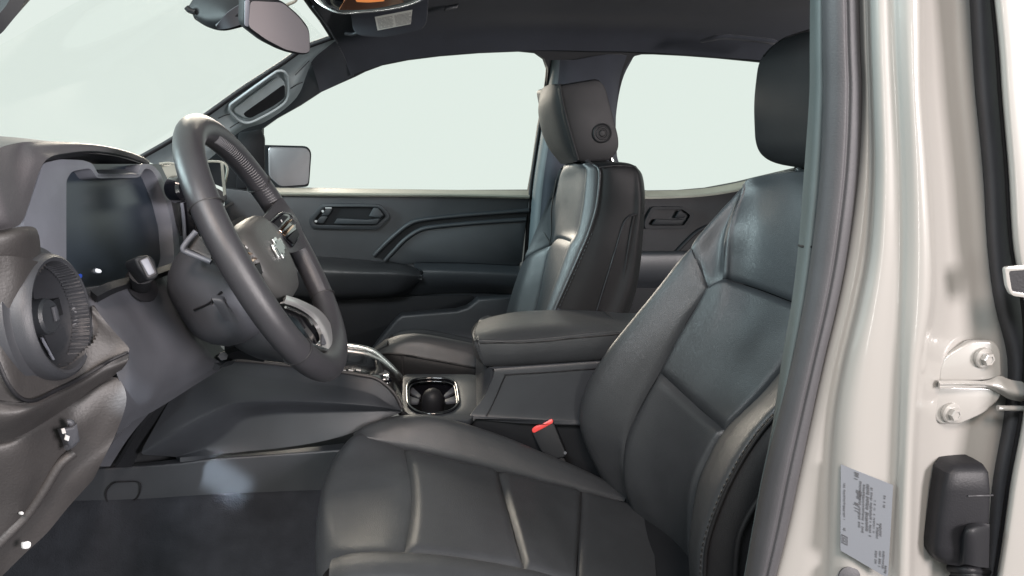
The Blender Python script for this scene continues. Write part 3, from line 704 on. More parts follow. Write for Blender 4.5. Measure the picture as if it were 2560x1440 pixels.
prism('vent_bar', np.array([vc+ua*a+ub*b-va*.010 for a, b in ((-.055, .010), (-.018, .010), (-.018, -.010), (-.055, -.010))]), va*.004, 'plastic_dark', av, bevel=.001)
prism('vent_bar', np.array([vc+ua*a+ub*b-va*.010 for a, b in ((.022, .010), (.055, .010), (.055, -.010), (.022, -.010))]), va*.004, 'plastic_dark', av, bevel=.001)
tube('vane_rib', [vc+ua*.002-ub*.022-va*.008, vc+ua*.014-ub*.051-va*.008], .0016, 'bezel', av, n=6)
prism('thumb_tab', np.array([vc+ua*a+ub*b+va*.006 for a, b in ((.006, .009), (.013, .009), (.013, -.007), (.006, -.007))]), va*.004, 'plastic_mid', av, bevel=.0015)
# the far part of the dashboard, seen through the steering wheel
prof = [(-.95, .36), (-.62, .415), (-.50, .405), (-.455, .385), (-.450, .365), (-.475, .350), (-.470, .315), (-.455, .300), (-.445, .270), (-.47, .245), (-.46, .20), (-.43, .13), (-.45, .05), (-.55, .0)]
panel('fascia', [np.array([(x-.03*(y > .5), y, z) for x, z in prof]) for y in (-.10, .1, .4, .66)], 'dash', da, nu=70, nv=10, cross='cr', thick=.012, row_arc=False)
for z, x in ((.356, -.462), (.296, -.448)):
    tube('fascia_strip', [(x, y, z) for y in (-.10, .2, .64)], .0045, 'dust', da, n=8, cuts=12)
# centre display and its knob, half hidden by the wheel rim
cd = prism('centre_display', np.array([(-.46, y, z) for y, z in ((-.15, .46), (.13, .46), (.13, .30), (-.15, .30))]), (-.018, 0, -.003), 'gloss', da, bevel=.004)
tube('display_edge', RW((398, 410, -.17), (420, 408, -.165), (448, 410, -.16), (560, 408, -.14), (562, 470, -.14)), .0022, 'clear', cd, n=6, cuts=40)
prism('display_film', RY(-.165, (402, 413), (446, 412), (452, 452), (420, 450)), (0, .003, 0), 'clear', cd)
prism('film_edge', RY(-.150, (551, 408), (558, 408), (565, 486), (558, 490)), (0, .003, 0), 'clear', cd)
kn = lathe('volume_knob', [(.001, 0), (.020, 0), (.022, .004), (.022, .026), (.018, .030), (.001, .030)], W(436, 474, -.19), (.8, -.5, .1), 'gloss', da, n=30)
for k in range(5):
    p = W(446+k*2.4, 456+k*6, -.213); prism('knob_light', np.array([p, p+(.005, 0, .0005), p+(.0055, 0, -.0022), p+(.0005, 0, -.0026)]), (0, -.001, 0), 'led', kn)
panel('centre_stack', [RW((420, 500, -.14), (440, 498, -.14), (480, 500, -.14)), RW((450, 590, -.14), (470, 590, -.14), (500, 600, -.14))], 'gloss', da, nu=8, nv=8, thick=.01)
tube('stack_trim', RW((452, 495, -.15), (458, 540, -.15), (462, 600, -.15)), .003, 'bezel', da, n=6, cuts=12)

# the body of the dashboard behind its skins, down to the firewall
prism('dash_core', np.array([(x, -.56, z) for x, z in ((-.98, -.32), (-.94, -.32), (-.90, -.10), (-.62, -.06), (-.52, .02), (-.50, .30), (-.60, .37), (-.98, .33))]), (0, 1.18, 0), 'plastic_dark', da, bevel=.01)

# control stalk poking out of the knee panel
st = thing('control_stalk', 'black column stalk with a square grey end cap, under the left display edge', 'stalk', tuple(W(350, 690, -.43)))
sc0 = W(352, 715, -.425)
lathe('stalk_boot', [(.001, 0), (.022, 0), (.024, .002), (.023, .004), (.018, .005), (.001, .005)], sc0, (.80, -.35, .48), 'rubber_black', st, n=30)
tube('stalk_rod', [sc0, W(352, 692, -.47), W(356, 680, -.50)], [.012, .013, .015], 'plastic_dark', st, n=14)
kp, kn_ = W(360, 668, -.535), np.array((.55, -.80, .25)); kn_ /= np.linalg.norm(kn_)
KK = lambda pts, d=0: np.array([WP(p[0], p[1], kp+kn_*d, kn_) for p in pts])
prism('stalk_head', KK(rp([(335, 648), (345, 640), (374, 638), (388, 650), (398, 688), (388, 698), (370, 702), (344, 668)], 7, 4)), -kn_*.045, 'plastic_dark', st, bevel=.003, seg=3)
prism('end_cap', KK(rp([(346, 652), (370, 641), (391, 684), (368, 696)], 5, 4), .001), kn_*.003, 'rubber', st, bevel=.001)
prism('end_pad', KK(rp([(350, 652), (368, 645), (387, 682), (371, 690)], 4, 4), .004), kn_*.002, 'bezel', st, bevel=.0008)

# ================================================================== steering column
WC = W(673, 622, -.36)
TL = math.radians(26)
e1 = Y_; e2 = np.array((-math.sin(TL), 0, math.cos(TL))); en = np.array((math.cos(TL), 0, math.sin(TL)))
def SW(a, b, c=0): return WC+e1*a+e2*b+en*c
def PW(u, v, c=0): return WP(u, v, WC+en*c, en)
colm = thing('steering_column', 'black moulded steering column cover behind the steering wheel', 'steering column', tuple(SW(0, -.02, -.12)))
secs = []
for c, ra_, tp, bt in ((-.022, .060, .045, -.060), (-.032, .076, .055, -.085), (-.060, .082, .058, -.096), (-.090, .080, .056, -.100), (-.110, .072, .050, -.096), (-.128, .056, .038, -.085), (-.145, .03, .02, -.07)):
    secs.append(np.array([SW(ra_*np.sign(math.cos(t))*abs(math.cos(t))**.75, (tp+bt)/2+(tp-bt)/2*np.sign(math.sin(t))*abs(math.sin(t))**.75, c) for t in np.linspace(0, 2*math.pi, 56, endpoint=False)]))
rings('column_shroud', secs, 'plastic_mid', colm)
sp_ = [SW(-.0828, -.016, -.062), SW(-.0812, -.022, -.085), SW(-.0735, -.022, -.109)]
tube('shroud_joint', sp_, .0014, 'rubber_black', colm, n=6, cuts=30)
panel('column_boot', [RW((575, 840, -.37), (610, 832, -.38), (650, 830, -.38), (700, 836, -.36)), RW((590, 868, -.36), (620, 880, -.37), (665, 880, -.37), (720, 885, -.35)), RW((620, 885, -.34), (650, 898, -.35), (700, 905, -.35), (740, 915, -.33))],
      'plastic', colm, nu=20, nv=16, thick=.02)
panel('tilt_lever', [RW((528, 738, -.465), (556, 740, -.465), (566, 750, -.46)), RW((532, 752, -.475), (558, 756, -.475), (570, 764, -.47)), RW((560, 800, -.46), (580, 806, -.465), (600, 808, -.46))], 'plastic_mid', colm, nu=14, nv=14, thick=.012)
fp = RW((528, 655, -.475), (470, 632, -.470), (458, 625, -.470), (462, 612, -.468), (490, 578, -.462))
tube('chrome_bracket', fp, .0036, 'bezel', colm, n=8, cuts=40)
prism('bracket_insert', RW((468, 618, -.462), (492, 582, -.458), (528, 640, -.466), (526, 648, -.468)), (0, .004, -.002), 'dust', colm)
panel('column_underside', [RW((545, 900, -.32), (590, 878, -.31), (640, 880, -.30)), RW((560, 905, -.28), (600, 898, -.28), (660, 905, -.27))], 'plastic_dark', colm, nu=10, nv=8)
sc = lathe('column_screw', [(.001, 0), (.007, 0), (.007, .004), (.001, .004)], W(556, 890, -.33), (.5, -.8, .2), 'plastic_mid', colm, n=6)

# ================================================================== steering wheel
sw = thing('steering_wheel', 'black leather steering wheel with buttons and a chrome lower spoke', 'steering wheel', tuple(WC))
RX, RU, RD = .184, .185, .184
def rimpt(t, k=1.0, c=0.0):                    # flat-bottomed rim centre line
    a, b = math.sin(t), math.cos(t)
    x = RX*np.sign(a)*abs(a)**(1 if b > 0 else .90); y = (RU*b) if b > 0 else -RD*abs(b)**.90
    return SW(x*k, y*k, c)
ts = np.linspace(0, 2*math.pi, 120, endpoint=False)
Pm = np.array([rimpt(t) for t in ts])
tube('rim', Pm, .0185, 'rim', sw, n=24, closed=True, raw=True, flat=(1.0, 1.06), up=en)
for t in (math.radians(-62), math.radians(62), math.radians(128), math.radians(-128)):
    c = rimpt(t); tg = rimpt(t+.01)-rimpt(t-.01); tg /= np.linalg.norm(tg); q = np.cross(tg, en); q /= np.linalg.norm(q)
    tube('rim_seam', [c+(q*math.cos(x)*.0188+en*math.sin(x)*.0198) for x in np.linspace(0, 2*math.pi, 28, endpoint=False)], .0011, 'thread', sw, n=6, closed=True, raw=True)
def inner(t, ph=.35):
    c = rimpt(t); rd = WC-c; rd /= np.linalg.norm(rd)
    return c+(rd*math.cos(ph)+en*math.sin(ph))*.0188
for lo_, hi_ in ((12, 84), (98, 128), (-84, -12), (-128, -98)):
    tt = np.radians(np.linspace(lo_, hi_, 46)); V = []
    V, F = [], []
    for i, t in enumerate(tt[:-1]):            # zigzag hand stitching on the inside of the rim
        p0, p1 = inner(t, .05), inner(t+.012, .75); d_ = p1-p0; L_ = np.linalg.norm(d_); d_ /= L_
        n_ = WC-rimpt(t); n_ /= np.linalg.norm(n_); b_ = np.cross(d_, n_); o_ = len(V)
        for x, lift in ((0, -.0005), (.3, .0012), (.7, .0012), (1, -.0005)):
            for th in (0, 2.1, 4.2): V.append(p0+d_*L_*x+n_*lift+.0013*(math.cos(th)*n_+math.sin(th)*b_))
        for x in range(3):
            for e in range(3): F.append((o_+x*3+e, o_+x*3+(e+1) % 3, o_+x*3+3+(e+1) % 3, o_+x*3+3+e))
    link('stitching', V, F, 'thread_light', sw, kind='stuff')
# hub: airbag cover
def hubsec(k, c, dz=0):
    out = []
    for t in np.linspace(0, 2*math.pi, 64, endpoint=False):
        ca, sa = math.cos(t), math.sin(t)
        a = .092*np.sign(ca)*abs(ca)**.62; b = .055*np.sign(sa)*abs(sa)**.62
        if b < 0: a *= 1+b*4.2; b *= 1.30                   # narrower towards the lower spoke
        out.append(SW(a*k, b*k+dz-.004, c))
    return np.array(out)
rings('airbag_cover', [hubsec(.96, -.030), hubsec(1.0, -.014), hubsec(.985, -.004), hubsec(.92, .003), hubsec(.76, .008), hubsec(.5, .0105), hubsec(.2, .0115), hubsec(.02, .012)], 'hub', sw)
rings('hub_back', [hubsec(.6, -.045), hubsec(1.08, -.036), hubsec(1.10, -.020), hubsec(.9, -.016)], 'plastic_dark', sw)
# bow tie badge
def bow(k, c):
    pts = [(-.034, .003), (-.030, .0095), (-.0115, .0095), (-.0115, .0150), (.0125, .0150), (.0125, .0095), (.034, .0095), (.034, -.003), (.030, -.0095), (.0115, -.0095), (.0115, -.0150), (-.0125, -.0150), (-.0125, -.0095), (-.034, -.0095)]
    return np.array([SW(a*k-.004, b*k-.004, c) for a, b in pts])
bd = prism('badge', bow(1.0, .0118), en*.0035, 'chrome', sw, bevel=.0012)
prism('badge_face', bow(.70, .0154), en*.0006, 'gloss', bd)
# spokes with switch pads, traced on the far side and mirrored to the near one
def ab(p, c=0.0): return np.array((np.dot(p-WC, e1), np.dot(p-WC, e2), np.dot(p-WC, en)))
spk = [[ab(W(u, v, y)) for u, v, y in r] for r in (
    ((652, 550, -.295), (672, 528, -.25), (690, 505, -.21), (706, 494, -.19)), ((690, 572, -.29), (712, 560, -.24), (735, 548, -.205), (746, 552, -.19)), ((722, 632, -.29), (738, 630, -.25), (756, 622, -.21), (768, 616, -.192)))]
def trace(pts): return [ab(W(*p)) for p in pts]
pad = trace([(671, 559, -.284), (686, 547, -.258), (702, 536, -.234), (712, 536, -.222), (724, 541, -.210), (735, 560, -.204), (741, 576, -.204), (745, 592, -.209), (738, 606, -.235), (728, 620, -.262), (711, 600, -.28), (692, 580, -.283)])
def Q(L_, s_, dc=0.0): return np.array([SW(s_*p[0], p[1], p[2]+dc) for p in L_])
rol1 = trace([(690, 580, -.280), (718, 551, -.222), (723, 553, -.220), (696, 584, -.279)])
rol2 = trace([(699, 589, -.279), (724, 565, -.222), (728, 569, -.220), (706, 593, -.277)])
btn1 = trace([(676, 562, -.280), (702, 541, -.234), (715, 545, -.220), (690, 573, -.276)])
btn2 = trace([(713, 598, -.274), (735, 575, -.212), (742, 592, -.214), (728, 612, -.258)])
edge_ = trace([(668, 557, -.286), (686, 545, -.258), (701, 534, -.234), (726, 539, -.208), (738, 562, -.202)])
for s_ in (1, -1):
    rr_ = [Q(r, s_) for r in spk]
    if s_ < 0: rr_ = [r+en*-.012 for r in rr_]
    sp = panel('spoke', rr_, 'rim', sw, nu=20, nv=16, thick=.014, toward=SW(0, 0, 1))
    dc = 0 if s_ > 0 else -.012
    bp2 = prism('switch_pad', Q(pad, s_, dc+.0005), en*.003, 'gloss', sp, bevel=.001)
    prism('button', Q(btn1, s_, dc+.003), en*.002, 'plastic_dark', bp2, bevel=.0006)
    prism('button', Q(btn2, s_, dc+.003), en*.002, 'plastic_dark', bp2, bevel=.0006)
    prism('roller', Q(rol1, s_, dc+.003), en*.003, 'chrome_orange', bp2, bevel=.0008)
    prism('roller', Q(rol2, s_, dc+.003), en*.003, 'chrome_orange', bp2, bevel=.0008)
    tube('pad_trim', Q(edge_, s_, dc+.002), .0013, 'chrome', bp2, n=6, cuts=30)
    for c_ in ((697, 556, -.25), (727, 596, -.235)):
        p_ = ab(W(*c_))+(0, 0, .0055); prism('button_symbol', np.array([SW(s_*(p_[0]+x), p_[1]+y, p_[2]+dc) for x, y in ((-.008, -.0015), (.006, -.0025), (.008, .0015), (-.006, .0025))]), en*.0003, 'white', bp2)
# lower chrome spoke frame
lf = [PW(716, 738, .002), PW(752, 750, .004), PW(800, 776, .004), PW(828, 813, .004), PW(846, 866, .002), PW(850, 884, .0)]
lsp = panel('lower_spoke', [np.array(lf), np.array([PW(714, 748, .004), PW(748, 760, .008), PW(790, 786, .008), (PW(814, 820, .008)), PW(828, 862, .006), PW(830, 884, .003)]),
                      np.array([PW(710, 758, .002), PW(744, 770, .004), PW(780, 794, .004), PW(802, 825, .004), PW(808, 856, .002), PW(800, 872, .0)])], 'silver', sw, nu=30, nv=10, thick=.006, toward=SW(0, 0, 1))
panel('spoke_web', [np.array([PW(712, 764, -.004), PW(744, 776, -.004), PW(784, 800, -.004), PW(800, 850, -.005)]), np.array([PW(690, 780, -.006), PW(720, 800, -.008), PW(752, 828, -.010), PW(778, 872, -.008)])], 'gloss', lsp, nu=16, nv=8, thick=.006, toward=SW(0, 0, 1))
tube('spoke_trim', [PW(766, 860, .002), PW(800, 872, .002), PW(836, 884, .0)], .004, 'chrome', lsp, n=8, cuts=14)
tube('spoke_trim', [PW(714, 768, .0), PW(744, 780, .0), PW(766, 792, .0), PW(780, 812, -.001)], .0018, 'chrome', lsp, n=6, cuts=20)
prism('paddle', np.array([PW(p[0], p[1], .0) for p in rp([(800, 822), (812, 826), (816, 852), (808, 866), (800, 862)], 3, 3)]), en*.004, 'plastic_mid', lsp, bevel=.001)

# ================================================================== centre console
cc_ = thing('centre_console', 'dark centre console with cup holders, padded armrest and chrome edged tray', 'console', (.1, 0, -.1))
R0 = RW((470, 922, -.125), (535, 904, -.125), (600, 904, -.125), (680, 911, -.125), (760, 921, -.125), (840, 931, -.125), (900, 940, -.125), (945, 951, -.125), (985, 985, -.125), (1005, 1022, -.125))
R1 = RW((455, 945, -.145), (500, 936, -.145), (560, 936, -.145), (650, 944, -.145), (740, 952, -.145), (820, 962, -.145), (880, 972, -.145), (930, 986, -.142), (968, 1008, -.138), (1004, 1024, -.128))
R2 = RW((348, 1136, -.205), (446, 1076, -.205), (540, 1026, -.20), (592, 1007, -.195), (700, 1003, -.19), (800, 1006, -.185), (880, 1011, -.175), (940, 1016, -.16), (975, 1021, -.145), (1004, 1026, -.128))
R3 = RW((438, 1142, -.165), (505, 1122, -.165), (565, 1086, -.165), (612, 1046, -.163), (690, 1033, -.162), (790, 1030, -.158), (870, 1028, -.152), (930, 1028, -.145), (970, 1028, -.136), (1003, 1029, -.126))
R4 = RW((450, 1144, -.178), (530, 1137, -.178), (620, 1128, -.178), (700, 1120, -.178), (780, 1108, -.175), (850, 1092, -.17), (905, 1073, -.16), (950, 1054, -.15), (978, 1042, -.138), (1002, 1031, -.126))
panel('side_panel', [R0, R1, R2, R3, R4], 'plastic', cc_, nu=60, cross='lin', rnd=.10, thick=.008)
tube('edge_trim', [p+np.array((0, -.002, .003)) for p in R0[1:]], .0032, 'dust', cc_, n=8, cuts=60)
panel('front_strip', [RW((404, 978, -.235), (345, 1040, -.24), (290, 1098, -.245), (240, 1166, -.25)), RW((430, 972, -.21), (372, 1034, -.215), (322, 1094, -.22), (275, 1166, -.225))], 'plastic_mid', cc_, nu=20, nv=8, thick=.006)
panel('front_strip', [RW((440, 966, -.20), (384, 1032, -.205), (338, 1092, -.21), (292, 1168, -.215)), RW((474, 930, -.165), (430, 990, -.17), (385, 1060, -.175), (330, 1166, -.18))], 'plastic_dark', cc_, nu=20, nv=8, thick=.006)
panel('inner_wall', [RW((180, 980, -.20), (400, 920, -.14), (560, 900, -.11)), RW((170, 1200, -.20), (300, 1180, -.16), (460, 1150, -.14))], 'plastic_dark', cc_, nu=10, nv=8, thick=.006)
# tunnel trim under it, stepped by a slanting facet
tl = [RW((120, 1176, -.165), (250, 1166, -.165), (380, 1155, -.165), (452, 1147, -.165), (540, 1140, -.165), (620, 1134, -.165), (720, 1124, -.165), (860, 1108, -.165)),
      RW((120, 1184, -.18), (250, 1172, -.18), (380, 1164, -.18), (452, 1158, -.18), (540, 1146, -.182), (620, 1141, -.183), (720, 1134, -.184), (860, 1124, -.186)),
      RW((60, 1296, -.19), (200, 1290, -.19), (400, 1280, -.19), (480, 1275, -.19), (640, 1269, -.193), (720, 1267, -.195), (800, 1267, -.196), (930, 1262, -.198))]
def facets(name, rows, m, parent, thick=.008, sub=1):
    """Straight facets between rows that share their columns (no smoothing across)."""
    V = np.vstack(rows); k = len(rows[0]); F = []
    for i in range(len(rows)-1):
        for j in range(k-1): F.append((i*k+j, (i+1)*k+j, (i+1)*k+j+1, i*k+j+1))
    o = link(name, V, F, m, parent, smooth=None)
    bm = bmesh.new(); bm.from_mesh(o.data); bmesh.ops.recalc_face_normals(bm, faces=bm.faces[:])
    bm.normal_update()
    if sum((Vector(CAM)-Vector(OFF[o.name])-f.calc_center_median()).dot(f.normal) for f in bm.faces) < 0: bmesh.ops.reverse_faces(bm, faces=bm.faces[:])
    bm.normal_update()
    bmesh.ops.bevel(bm, geom=[e for e in bm.edges if len(e.link_faces) == 2 and e.calc_face_angle(0) > .12], offset=.003, segments=2, profile=.5, affect='EDGES', clamp_overlap=True)
    bm.normal_update()
    bmesh.ops.solidify(bm, geom=bm.faces[:], thickness=thick)
    bm.to_mesh(o.data); bm.free()
    o.data.polygons.foreach_set('use_smooth', [True]*len(o.data.polygons)); o.data.set_sharp_from_angle(angle=math.radians(12))
    return o
tn = facets('tunnel_trim', tl, 'plastic', cc_)
cvp = rp([(262, 1232), (282, 1206), (345, 1203), (354, 1212), (348, 1240), (328, 1258), (270, 1260)], 14, 5)
tube('cover_outline', np.array([W(u, v, -.1885) for u, v in cvp]), .0011, 'rubber_black', tn, n=6, closed=True, cuts=50)
# tray in front of the cup holders
panel('tray', [RW((700, 905, -.11), (850, 925, -.11), (930, 942, -.11), (985, 988, -.11), (1004, 1018, -.11)), RW((760, 880, -.02), (860, 905, -.02), (930, 920, -.02), (975, 945, -.02), (1004, 985, -.02)), RW((760, 850, .10), (850, 868, .10), (925, 882, .10), (975, 915, .10), (1004, 948, .10))], 'gloss', cc_, nu=30, nv=16, thick=.01)
tube('tray_chrome', RW((770, 850, .105), (850, 864, .105), (905, 872, .105), (935, 882, .105), (960, 902, .105), (985, 926, .105), (1005, 949, .105)), .0052, 'chrome', cc_, n=12, cuts=60, flat=(1.5, .8))
panel('charging_pad', [RW((820, 886, .02), (850, 892, .02), (910, 905, .02), (950, 918, .02), (972, 930, .02)), RW((820, 900, -.01), (850, 906, -.01), (910, 918, -.01), (950, 928, -.01), (974, 934, -.01)), RW((800, 916, -.05), (850, 924, -.05), (900, 930, -.05), (945, 935, -.05), (972, 938, -.05))],
      'plastic_mid', cc_, nu=24, nv=12, thick=.006)
for u in (853, 871, 890):
    prism('tray_switch', RY(-.112, *rp([(u, 924), (u+12, 925.5), (u+12, 928.5), (u, 927)], 1.5, 3)), (0, .003, 0), 'white', cc_, bevel=.0006)
panel('charging_lip', [RW((840, 925, -.09), (900, 935, -.09), (950, 938, -.09), (972, 936, -.085)), RW((840, 933, -.108), (900, 942, -.108), (950, 950, -.108), (980, 950, -.10))], 'gloss', cc_, nu=16, nv=6, thick=.006)
for q in ([(957, 940), (972, 936), (974, 946), (962, 950)], [(962, 952), (976, 950), (976, 962), (968, 962)]):
    prism('tray_catch', RY(-.10, *rp(q, 2, 2)), (0, .006, 0), 'chrome', cc_, bevel=.001)
# cup holder deck
zc0 = np.array((0, 0, W(1075, 1030, -.10)[2])); zn = np.array((.0, -.10, 1)); zn /= np.linalg.norm(zn)
ZP = lambda pts, d=0: np.array([WP(p[0], p[1], zc0+W(1075, 1030, -.10)*(1, 1, 0)+zn*d, zn) for p in pts])
hole = rp([(1017, 962), (1034, 950), (1075, 946), (1118, 948), (1139, 956), (1143, 972), (1148, 1008), (1134, 1026), (1108, 1034), (1076, 1037), (1046, 1033), (1022, 1018), (1018, 1000)], 12, 4)
deck = rp([(1008, 935), (1180, 935), (1218, 945), (1200, 1012), (1186, 1036), (1176, 1050), (1060, 1052), (1024, 1038), (1004, 1020)], 10, 4)
prism('deck', ZP(deck), -zn*.012, 'plastic', cc_, holes=[ZP(hole)], bevel=.003)
cu = ZP(hole)
cup = panel('cup_well', [np.vstack([cu, cu[:1]])+zn*.001, np.vstack([cu, cu[:1]])-zn*.055], 'gloss', cc_, nu=80, nv=6, thick=.003, toward=cu.mean(0))
prism('well_floor', cu-zn*.052, -zn*.004, 'plastic_dark', cup)
tube('cup_ring', cu+zn*.001, .0035, 'gloss', cup, closed=True, cuts=90, n=8)
tube('cup_inner_ring', (cu-cu.mean(0))*.93+cu.mean(0)-zn*.004, .0022, 'gloss', cup, closed=True, cuts=90, n=8)
dome = ZP([(1082, 1022)], -.03)[0]
lathe('cup_divider', [(.001, -.02), (.022, -.02), (.0225, .012), (.021, .026), (.017, .036), (.010, .042), (.001, .044)], dome+np.array((0, .0, 0)), (0, -.12, 1), 'rubber_black', cup, n=36, smooth=60)
for pts in ([(1026, 962), (1054, 988), (1048, 994), (1024, 980)], [(1022, 988), (1050, 998), (1046, 1006), (1022, 1006)], [(1136, 962), (1108, 988), (1112, 993), (1138, 978)], [(1140, 988), (1110, 998), (1114, 1006), (1142, 1003)]):
    q = ZP(rp(pts, 4, 3), -.012); prism('cup_finger', q, -zn*.006, 'plastic_mid', cup, bevel=.002)
# console skirt and rear box
panel('skirt', [RW((1000, 1026, -.115), (1060, 1050, -.115), (1180, 1048, -.115), (1320, 1050, -.115), (1500, 1053, -.115)), RW((1000, 1034, -.118), (1060, 1057, -.118), (1180, 1056, -.118), (1320, 1060, -.118), (1500, 1064, -.118)),
                RW((985, 1090, -.112), (1060, 1100, -.118), (1180, 1110, -.118), (1320, 1120, -.118), (1560, 1130, -.118)), RW((960, 1250, -.115), (1060, 1270, -.115), (1180, 1280, -.115), (1320, 1290, -.115), (1600, 1300, -.115))], 'plastic_dark', cc_, nu=30, nv=24, thick=.008)
panel('rear_box_side', [RW((1222, 918, -.105), (1300, 912, -.105), (1400, 906, -.105), (1500, 900, -.105), (1640, 894, -.105)), RW((1236, 930, -.112), (1300, 926, -.112), (1400, 919, -.112), (1500, 912, -.112), (1640, 906, -.112)),
                        RW((1212, 990, -.116), (1300, 985, -.117), (1400, 983, -.117), (1500, 980, -.117), (1640, 976, -.117)), RW((1180, 1032, -.122), (1300, 1040, -.122), (1400, 1046, -.122), (1500, 1050, -.122), (1640, 1052, -.122)), RW((1172, 1046, -.128), (1300, 1049, -.127), (1400, 1051, -.127), (1500, 1053, -.127), (1640, 1056, -.127))], 'plastic', cc_, nu=30, nv=30, thick=.008)
tube('box_joint', RW((1216, 1040, -.126), (1232, 1010, -.1195), (1262, 942, -.1155), (1272, 937, -.115), (1380, 930, -.1145), (1520, 919, -.1145)), .0011, 'rubber_black', cc_, n=6, cuts=60)
panel('rear_box_front', [RW((1190, 890, .09), (1196, 892, .0), (1208, 905, -.08), (1226, 924, -.108)), RW((1188, 940, .09), (1192, 950, .0), (1204, 962, -.08), (1222, 965, -.112)), RW((1180, 960, .09), (1184, 985, .0), (1190, 1015, -.08), (1196, 1020, -.118)), RW((1170, 966, .09), (1168, 1000, .0), (1172, 1034, -.08), (1176, 1046, -.126))], 'plastic', cc_, nu=16, nv=20, thick=.008)
prism('lid_catch', RY(-.06, *rp([(1196, 884), (1206, 890), (1216, 920), (1206, 922)], 4, 3)), (0, .02, 0), 'beige', cc_, bevel=.003)
# padded armrest lid
pt = [W(1180, 812, -.02), W(1560, 800, -.02)]
lid = [RW((1226, 792, .11), (1290, 780, .11), (1380, 775, .11), (1460, 776, .11), (1560, 782, .11), (1660, 784, .11)),
       RW((1200, 803, .06), (1280, 786, .06), (1380, 781, .06), (1470, 783, .06), (1570, 790, .06), (1680, 792, .06)),
       RW((1184, 826, -.06), (1275, 812, -.06), (1380, 806, -.06), (1480, 806, -.06), (1580, 806, -.06), (1700, 806, -.06)),
       RW((1188, 845, -.105), (1280, 846, -.108), (1385, 838, -.108), (1490, 828, -.108), (1590, 822, -.108), (1710, 816, -.108)),
       RW((1192, 858, -.112), (1280, 858, -.115), (1385, 849, -.115), (1490, 838, -.115), (1590, 832, -.115), (1712, 826, -.115)),
       RW((1206, 890, -.114), (1285, 888, -.117), (1385, 880, -.117), (1495, 872, -.117), (1595, 866, -.117), (1712, 860, -.117)),
       RW((1220, 914, -.108), (1290, 912, -.110), (1385, 906, -.110), (1495, 899, -.110), (1595, 894, -.110), (1712, 890, -.110)),
       RW((1226, 917, -.09), (1292, 914, -.09), (1385, 908, -.09), (1495, 901, -.09), (1595, 896, -.09), (1712, 892, -.09))]
ld = panel('armrest_lid', lid, 'leather', cc_, nu=60, nv=60, thick=.02)
panel('lid_front', [np.array([r[0] for r in lid]), np.array([r[0]+(.004, .012, -.006) for r in lid][::1])*1.0, np.array([W(1205, 800, .11), W(1198, 850, .11), W(1190, 880, .10), W(1190, 880, .08), W(1192, 885, .05), W(1198, 895, .0), W(1206, 905, -.05), W(1220, 915, -.09)])], 'leather', ld, nu=40, nv=14, thick=.006)
tube('lid_seam', RW((1200, 858, -.1135), (1240, 857, -.115), (1330, 856, -.1165), (1430, 846, -.1165), (1560, 834, -.1165)), .0012, 'thread', ld, n=6, cuts=50)
tube('lid_seam', RW((1505, 776, .11), (1530, 796, .0), (1545, 806, -.05)), .001, 'thread', ld, n=6, cuts=20)

# ================================================================== seat belt buckle
bk = thing('seat_belt_buckle', 'black seat belt buckle with a red release button, between console and driver seat', 'seat belt buckle', tuple(W(1400, 1130, -.13)))
bn = np.array((-.28, -.86, .30)); bn /= np.linalg.norm(bn); b0_ = W(1370, 1095, -.136)
BB = lambda pts, d=0: np.array([WP(p[0], p[1], b0_+bn*d, bn) for p in pts])
prism('buckle_body', BB(rp([(1328, 1080), (1382, 1052), (1416, 1136), (1410, 1144), (1378, 1150), (1352, 1128)], 5, 4)), -bn*.020, 'plastic_dark', bk, bevel=.003, seg=3)
prism('release_button', BB(rp([(1329, 1073), (1336, 1066), (1378, 1047), (1383, 1051), (1382, 1058), (1336, 1083), (1330, 1081)], 3, 3), .0015), -bn*.016, 'red', bk, bevel=.002)
tube('buckle_stalk', [BB([(1392, 1140)], -.008)[0], BB([(1420, 1180)], -.012)[0], BB([(1470, 1240)], -.02)[0]], .010, 'rubber_black', bk, n=10, flat=(1, .5))
lathe('buckle_rivet', [(.001, 0), (.003, 0), (.003, .001), (.001, .001)], BB([(1413, 1132)], .001)[0], bn, 'plastic_mid', bk, n=10)

# ================================================================== seats
def seat(name, label, loc): return thing('seat', label, 'car seat', loc, 'leather front seats')
ds = seat('seat', 'black leather driver seat with a wide cushion, nearest the door opening', (.25, -.36, -.1))
# cushion: seams as 3-D curves
SF = RW((888, 1098, -.20), (930, 1105, -.20), (1009, 1125, -.20), (1100, 1145, -.20), (1245, 1180, -.20), (1350, 1206, -.20), (1455, 1230, -.20), (1560, 1254, -.20))     # far bolster seam
SN = RW((842, 1404, -.52), (900, 1390, -.52), (1009, 1389, -.52), (1150, 1402, -.52), (1312, 1430, -.52), (1380, 1448, -.52), (1440, 1468, -.52), (1560, 1500, -.52))   # near bolster seam
def between(i, f): return SF[i]*(1-f)+SN[i]*f
fr = [0, .2, .4, .6, .8, 1]
cols = {k: np.array([between(k, f)+np.array((0.012*math.sin(math.pi*f)*(k == 2), 0, -.006*math.sin(math.pi*f))) for f in fr]) for k in (2, 4, 6, 7)}
